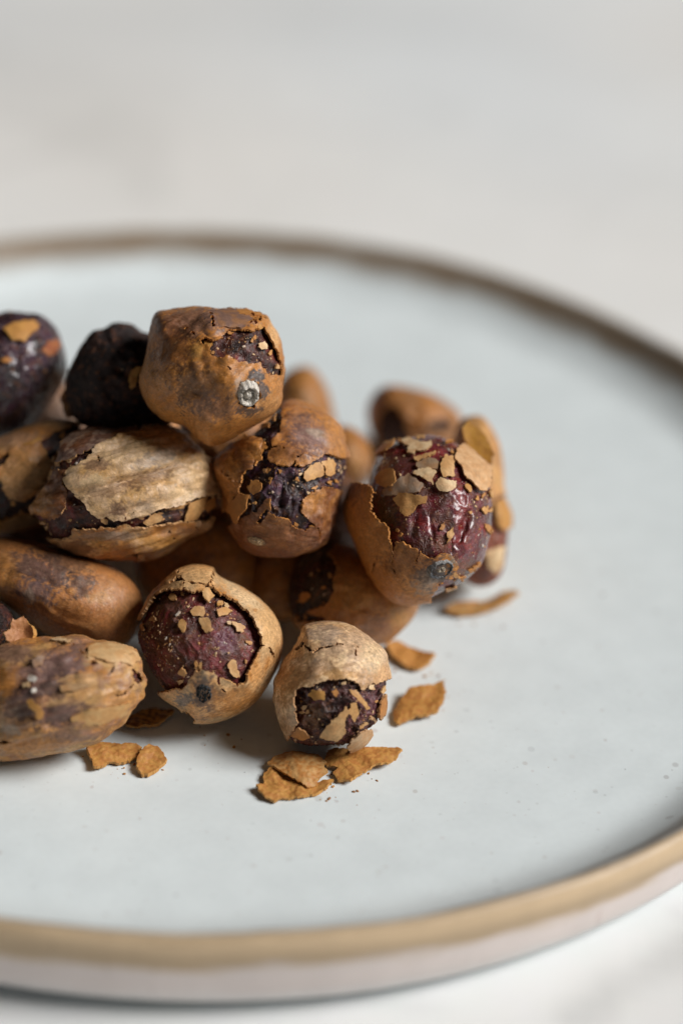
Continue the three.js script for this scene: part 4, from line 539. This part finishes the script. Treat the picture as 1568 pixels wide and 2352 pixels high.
// L: tan fruit left of B
nut({ label: 'tan fruit with ragged husk windows, lying against the end of the pale ribbed one', c: zp('c', [130, 530]), scraps: 6, h: 26, depth: 11.5, N: 72,
  outline: pl('c', [-350,550, -250,380, -100,300, 50,240, 200,180, 350,135, 480,135, 600,190, 650,300, 600,500, 500,700, 350,850, 150,920, -100,920, -300,800]),
  holes: [pl('c', [280,290, 370,230, 520,170, 700,150, 700,300, 420,380, 360,430, 330,370]), pl('c', [-60,400, 30,390, 60,360, 75,380, 40,430, 0,470, -60,460]), pl('c', [-200,520, -100,500, 0,560, 20,570, 30,640, 60,690, 180,710, 240,670, 300,590, 420,600, 350,850, 150,780, 100,820, 20,840, -200,850])],
  chips: [{ P: pl('c', [165,310, 215,290, 300,250, 280,290, 220,318]), col: C.gold, off: 0.2 }],
  pal: [C.tan, [0.44, 0.24, 0.10], C.mauve], mottle: 0.3, crumbs: 30, curl: 0.2, corePal: [C.coreDark, C.coreDark, C.core], spots: [{ at: zp('c', [150, 520]), rx: 50, ry: 55, col: [0.40, 0.20, 0.065], k: 0.6 }, { at: zp('c', [60, 270]), rx: 80, ry: 18, col: [0.44, 0.25, 0.15], k: 0.6 }] });

// M, N, O, P: fruits behind
nut({ label: 'brown fruit with a gaping dark hollow, set apart behind the glossy one', c: zp('e', [700, 470]), h: 10.5, depth: 12, N: 56, dry: true,
  outline: pl('e', [325,400, 365,270, 450,190, 600,185, 800,235, 950,310, 1050,400, 1085,500, 1060,640, 930,750, 680,770, 470,700, 365,560]),
  holes: [pl('e', [405,430, 470,340, 560,340, 620,440, 660,560, 700,700, 450,690, 400,560]), pl('e', [800,470, 960,440, 1010,490, 960,540, 830,530])],
  pal: [[0.36, 0.17, 0.065], C.orange, C.brown], mottle: 0.45, corePal: [C.coreDark, C.coreDark, C.core] });
nut({ label: 'upright elongated fruit behind the glossy one, tan above and rusty red below', c: zp('e', [1200, 1090]), h: 16.5, depth: 11, N: 64, lean: [0, -0.2],
  outline: pl('e', [1080,440, 1220,412, 1305,500, 1372,640, 1397,820, 1402,980, 1440,1150, 1452,1300, 1432,1500, 1400,1650, 1330,1735, 1200,1780, 1080,1720, 1000,1500, 960,1100, 980,700]),
  holes: [pl('e', [800,1150, 1280,1180, 1330,1060, 1400,1040, 1550,1030, 1550,1900, 800,1900])],
  chips: [{ P: pl('e', [1325,1100, 1400,1060, 1450,1200, 1445,1290, 1390,1320, 1340,1260]), col: C.gold, off: 0.4 }, { P: pl('e', [1250,1480, 1330,1450, 1402,1440, 1385,1600, 1330,1645, 1270,1600]), col: C.pale, off: 0.3 }],
  pal: [[0.44, 0.22, 0.08], C.chip, C.tan], mottle: 0.4, corePal: [C.rust, [0.12, 0.03, 0.015], [0.25, 0.06, 0.03]] });
nut({ label: 'orange brown fruit peeping out behind the crowning one', c: [696, 945], h: 11, depth: 10, N: 48, outline: pl('F', [618,960, 632,888, 668,848, 710,842, 742,875, 764,935, 770,1000, 735,1052, 660,1055, 625,1010]), pal: [[0.36, 0.17, 0.05], C.orange, C.brown] });
nut({ label: 'orange brown fruit half seen in the gap left of the glossy one', c: zp('e', [170, 745]), h: 14, depth: 10, N: 48, outline: pl('e', [-60,750, -30,600, 50,520, 150,495, 250,535, 335,630, 368,740, 348,880, 260,985, 120,1005, -10,920]), pal: [[0.38, 0.18, 0.055], C.orange, C.brown] });
// fruits deep inside the heap
nut({ label: 'tan fruit at the back of the hollow above the open maroon one', c: [455, 1295], h: 12.5, depth: 11, N: 48, outline: pl('F', [310,1305, 330,1235, 385,1185, 460,1162, 535,1180, 582,1240, 592,1310, 565,1378, 490,1412, 400,1402, 335,1360]), pal: [C.tan, C.orange, C.mauve] });
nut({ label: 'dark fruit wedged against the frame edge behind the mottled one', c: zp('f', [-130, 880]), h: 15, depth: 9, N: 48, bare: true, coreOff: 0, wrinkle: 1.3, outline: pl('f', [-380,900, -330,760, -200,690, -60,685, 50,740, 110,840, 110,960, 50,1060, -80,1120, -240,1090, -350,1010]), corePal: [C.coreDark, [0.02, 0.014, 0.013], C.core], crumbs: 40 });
nut({ label: 'dusky pink brown fruit glimpsed between the two black ones', c: [120, 985], h: 19, depth: 11, N: 48, outline: pl('F', [-10,1000, 15,920, 70,875, 130,870, 190,905, 220,980, 205,1060, 140,1100, 60,1095, 5,1055]), pal: [[0.36, 0.22, 0.15], [0.30, 0.17, 0.10], C.mauve] });
nut({ label: 'tan fruit deep in the heap behind the split middle one', c: [590, 1180], h: 12, depth: 11, N: 40, outline: pl('F', [455,1180, 485,1095, 560,1055, 640,1060, 710,1110, 735,1190, 700,1270, 620,1305, 530,1290, 470,1245]), pal: [C.tan, C.orange, C.mauve] });
nut({ label: 'tan fruit deep in the heap beneath the black one', c: [345, 1020], h: 13, depth: 11, N: 40, outline: pl('F', [200,1020, 230,940, 300,895, 380,900, 440,950, 460,1030, 425,1110, 350,1140, 270,1125, 215,1080]), pal: [C.tan, C.orange, C.mauve] });

nut({ label: 'tan fruit filling the hollow between the ribbed and crowning ones', c: [525, 1018], h: 27, depth: 10, N: 40, pal: [C.tan, C.orange, C.mauve], outline: pl('F', [405,1018, 422,955, 470,915, 545,905, 605,935, 642,990, 640,1050, 600,1100, 535,1122, 465,1112, 418,1072]), pal: [C.tan, C.orange, C.mauve] });
nut({ label: 'tan fruit in the dark cleft between the open maroon and tucked tan ones', c: [640, 1335], h: 8.5, depth: 8, N: 40, outline: pl('F', [560,1335, 578,1275, 620,1245, 672,1250, 712,1290, 722,1345, 700,1400, 655,1425, 605,1412, 570,1375]), pal: [C.tan, C.orange, C.mauve] });
nut({ label: 'brown filler fruit, gap shade painted into its husk, sunk between the torn middle fruit and the glossy one', c: [745, 1190], h: 16, depth: 10, N: 40, pal: [C.tan, C.orange, C.mauve], outline: pl('F', [650,1190, 668,1115, 715,1075, 775,1078, 822,1120, 840,1190, 818,1260, 765,1298, 705,1292, 662,1250]), pal: [C.brown, C.dark, C.brown] });  // filler added to close the gap; its dark brown husk carries painted shade
nut({ label: 'brown filler fruit, husk darkened as painted shade, sunk beneath the ragged tan one', c: [45, 1245], h: 12, depth: 10, N: 40, pal: [C.tan, C.orange, C.mauve], outline: pl('F', [-70,1245, -50,1165, 5,1120, 70,1115, 130,1155, 160,1230, 140,1310, 80,1350, 5,1345, -50,1305]), pal: [C.brown, C.dark, C.brown] });  // extra fruit; its dark husk colours imitate the shadow inside the heap

// ------------------------------------------------------------------ loose flakes of husk
function flake(label, P, o = {}) {
  // outline on a plane (by default lying on the plate), curled by hf(u, v) in millimetres, with ragged edges
  const cxy = bounds(P), cx = (cxy[0] + cxy[2]) / 2, cy = (cxy[1] + cxy[3]) / 2, y0 = FLOOR_Y + (o.y ?? 0.2) / 1000;
  let org, U, V, Nn;
  if (o.plane) { ({ org, U, V, N: Nn } = o.plane); } else { org = atHeight(cx, cy, y0 + (o.mid ?? 0.6) / 1000); U = new THREE.Vector3(1, 0, 0); V = new THREE.Vector3(0, 0, -1); Nn = new THREE.Vector3(0, 1, 0); }
  const Q = P.map(([x, y]) => { const r = ray(x, y), s = org.clone().sub(EYE).dot(Nn) / r.dot(Nn), w = EYE.clone().addScaledVector(r, s).sub(org); return [w.dot(U) * 1000, w.dot(V) * 1000]; });
  const b = bounds(Q), st = 0.24, nx = Math.ceil((b[2] - b[0] + 1.2) / st), ny = Math.ceil((b[3] - b[1] + 1.2) / st), s0 = rnd() * 90, Vx = [], tris = [], hf = o.hf ?? ((u, v) => 0), W = (b[2] - b[0]) / 2, H = (b[3] - b[1]) / 2, mu = (b[0] + b[2]) / 2, mv = (b[1] + b[3]) / 2;
  const hh = (u, v) => hf((u - mu) / W, (v - mv) / H) + 0.3 * n2(u * 0.22 + s0, v * 0.22) + 0.06 * n2(u * 0.9, v * 0.9 + s0);
  let lo = 1e9;
  for (let j = 0; j <= ny; j++) for (let i = 0; i <= nx; i++) {
    const u = b[0] - 0.6 + i * st, v = b[1] - 0.6 + j * st, h = hh(u, v), e = 0.1, a = (hh(u + e, v) - h) / e, c = (hh(u, v + e) - h) / e, l = Math.hypot(a, c, 1);
    const m = sdPoly(u, v, Q) + 0.16 * n2(u * 0.8 + s0, v * 0.8) + 0.1 * n2(u * 2.2, v * 2.2 + s0), f = n2(u * 0.7 + s0, v * 0.7), g = n2(u * 2.6, v * 2.6 + s0);
    if (m > 0) lo = Math.min(lo, h);
    const col = mixc(o.col ?? C.gold, o.col2 ?? C.tan, sst(-0.5, 0.6, f)).map((k) => k * (1 + 0.09 * g));
    Vx.push({ u0: u, v0: v, h, a: -a / l, b: -c / l, cn: 1 / l, m, c: col, u: u / 1000 / UVM + s0, w: v / 1000 / UVM });
  }
  const lift = o.plane ? 0 : (o.th ?? 0.7) - lo + 0.06, base = o.plane ? org.clone() : new THREE.Vector3(org.x, y0, org.z);
  for (const q of Vx) { const w = base.clone().addScaledVector(U, q.u0 / 1000).addScaledVector(V, q.v0 / 1000).addScaledVector(Nn, (q.h + lift) / 1000), n = new THREE.Vector3().addScaledVector(U, q.a).addScaledVector(V, q.b).addScaledVector(Nn, q.cn); q.x = w.x; q.y = w.y; q.z = w.z; q.nx = n.x; q.ny = n.y; q.nz = n.z; }
  for (let j = 0; j < ny; j++) for (let i = 0; i < nx; i++) { const a = j * (nx + 1) + i, c = a + nx + 1; if ((i + j) & 1) tris.push([a, a + 1, c + 1], [a, c + 1, c]); else tris.push([a, a + 1, c], [a + 1, c + 1, c]); }
  const g = sheet(Vx, tris, (o.th ?? 0.7) / 1000, o.inner ?? C.tan, o.wall ?? C.gold, base);
  const m = addMesh(o.part ?? numbered('husk_flake'), g, o.mat ?? MAT.flake, o.parent ?? scene); m.position.copy(base); if (o.parent) m.position.sub(o.parent.position);
  if (!o.part) m.userData = { label, category: 'husk', group: 'loose husk flakes' };
  return m;
}
const bowl = (k) => (u, v) => k * (u * u + v * v), dome = (k) => (u, v) => -k * (u * u + v * v);
flake('orange husk flake beside the tan fruit, lying farther back of the two loose ones', pl('h', [1065,960, 1110,930, 1200,935, 1320,990, 1440,1045, 1390,1100, 1310,1135, 1230,1120, 1150,1070, 1090,1010]), { col: C.gold, hf: (u, v) => 0.8 * u * u, th: 0.6 });
flake('chunky husk flake lying alone on the plate beside the small pale topped fruit', pl('h', [1125,1540, 1120,1460, 1170,1390, 1240,1320, 1350,1310, 1430,1300, 1500,1275, 1530,1360, 1510,1430, 1470,1490, 1380,1510, 1290,1520, 1210,1550, 1170,1560]), { col: C.gold, col2: C.tan, hf: (u, v) => 0.5 * u + 0.4 * v - 0.4 * u * u, th: 0.6, mid: 0.8 });
flake('domed smooth husk flake topping the little cluster before the small fruit', pl('h', [135,1850, 200,1790, 270,1760, 390,1765, 520,1780, 600,1830, 580,1880, 610,1920, 560,1960, 520,2020, 450,2040, 350,1990, 250,1930]), { y: 0.6, mid: 1.2, col: [0.48, 0.26, 0.09], col2: C.tan, hf: dome(0.8), th: 0.4 });
flake('jagged pointed husk flake stretching out of the little cluster away from the heap', pl('h', [585,1850, 610,1768, 780,1785, 900,1790, 1010,1780, 1150,1780, 1180,1800, 1150,1860, 1080,1910, 960,1930, 850,1990, 780,2030, 690,2010, 650,1960, 690,1930, 600,1900]), { mid: 0.4, col: C.gold, hf: (u, v) => 0.5 * u - 0.5 * u * u, th: 0.45 });
flake('crumbling husk flake underneath the domed one in the little cluster', pl('h', [45,2060, 110,2040, 105,1960, 160,1910, 260,1930, 330,2000, 450,2050, 560,2020, 660,2010, 600,2070, 500,2110, 380,2140, 270,2140, 180,2170, 110,2140]), { col: C.gold, hf: (u, v) => 0.3 * u * u, th: 0.5 });
flake('bent strip of husk lying on the plate before the mottled fruit', pl('i', [548,320, 600,300, 670,285, 760,298, 840,280, 890,300, 895,350, 830,375, 760,400, 700,395, 640,420, 590,440, 580,390, 560,360]), { col: C.gold, hf: (u, v) => -0.5 * u + 0.3 * v, th: 0.6 });
flake('small blunt husk crumb next to the bent strip before the mottled fruit', pl('i', [855,400, 880,350, 930,320, 990,330, 1020,360, 1045,390, 1000,430, 930,470, 890,472, 860,440]), { col: C.gold, hf: (u, v) => 0.5 * v, th: 0.7 });
flake('shaded husk flake poking out between the mottled fruit and the open maroon one', pl('g', [90,1555, 150,1500, 260,1450, 400,1440, 520,1460, 440,1530, 380,1565, 280,1575, 190,1598, 150,1595]), { col: C.gold, col2: C.brown, hf: (u, v) => 0.3 * u * u, th: 0.5 });
flake('curved husk sliver lying on the plate behind, below the upright elongated fruit', pl('e', [940,1960, 1000,1900, 1120,1890, 1240,1885, 1360,1850, 1470,1830, 1500,1860, 1440,1910, 1330,1945, 1180,1970, 1040,1985]), { col: [0.45, 0.28, 0.11], hf: (u, v) => 0.8 * u * u + 0.6 * u, th: 0.7, y: 0.2 });

{
  const facing = (px, py, d, tu, tv) => { const org = atDepth(px, py, d), N = FWD.clone().negate().addScaledVector(RIGHT, tu).addScaledVector(UPV, tv).normalize(), U = RIGHT.clone().addScaledVector(N, -RIGHT.dot(N)).normalize(); return { org, U, V: N.clone().cross(U), N }; };
  const glossy = NUTS[3];
  flake('', pl('e', [1070,520, 1095,480, 1130,462, 1190,500, 1250,570, 1290,650, 1312,720, 1300,800, 1240,805, 1180,740, 1120,660, 1080,590]), { plane: facing(...zp('e', [1190, 640]), glossy.c.d + 0.005, 0.35, 0.3), part: 'husk_flap', parent: glossy.root, mat: MAT.thinFlake, col: [0.55, 0.27, 0.02], col2: [0.48, 0.22, 0.02], th: 0.35, hf: (u, v) => 0.5 * u * u });
  flake('small gold husk flake pinched between the sooty black fruit and the crowning one', pl('a', [1150,830, 1170,740, 1222,703, 1252,715, 1235,790, 1218,885, 1170,912]), { plane: facing(...zp('a', [1200, 810]), NUTS[0].c.d + 0.004, -0.3, 0.1), col: C.gold, col2: C.tan, th: 0.6 });
  flake('ragged reddish husk flake standing on top of the mottled fruit', pl('f', [42,970, 100,925, 108,838, 150,852, 210,823, 262,880, 308,950, 290,1015, 180,1060, 60,1040]), { plane: facing(...zp('f', [180, 930]), NUTS[5].c.d - 0.001, 0.1, 0.2), col: [0.46, 0.20, 0.075], col2: [0.38, 0.15, 0.05], th: 0.8, hf: (u, v) => 0.8 * u * u });
  flake('', pl('a', [540,985, 590,880, 612,905, 602,960, 655,1100, 642,1165, 585,1165]), { plane: facing(...zp('a', [595, 1020]), NUTS[10].c.d - 0.002, -0.4, 0), part: 'husk_chip', parent: NUTS[10].root, col: C.tan, col2: C.brown, th: 0.5 });
}

// fine husk dust shaken onto the plate: too small to pick apart
{
  const list = [], proto = new THREE.IcosahedronGeometry(1, 0); proto.deleteAttribute('uv');
  for (const [px, py, sx, sy, n] of [[760, 1800, 150, 70, 46], [290, 1760, 120, 40, 26], [950, 1560, 110, 90, 30], [1090, 1430, 90, 40, 14], [480, 1690, 120, 30, 16]]) for (let k = 0; k < n; k++) {
    const q = atHeight(px + (rnd() + rnd() - 1) * sx, py + (rnd() + rnd() - 1) * sy, FLOOR_Y), r = (0.05 + 0.28 * Math.pow(rnd(), 4)) / 1000, g = proto.clone();
    g.scale(r * (0.8 + rnd()), r * 0.5, r * (0.7 + 0.6 * rnd())); g.rotateY(rnd() * 6); g.translate(q.x, FLOOR_Y + r * 0.4 + 0.0001, q.z);
    const cc = mixc(C.brown, C.gold, rnd()), ca = new Float32Array(g.attributes.position.count * 3); for (let i = 0; i < ca.length; i += 3) { ca[i] = cc[0]; ca[i + 1] = cc[1]; ca[i + 2] = cc[2]; } g.setAttribute('color', new THREE.BufferAttribute(ca, 3)); list.push(g);
  }
  const m = addMesh('husk_dust', mergeGeometries(list), MAT.crumb, scene); m.userData = { kind: 'stuff', label: 'fine brown husk dust sprinkled on the plate by the flakes', category: 'dust' };
}

renderer.render(scene, camera);
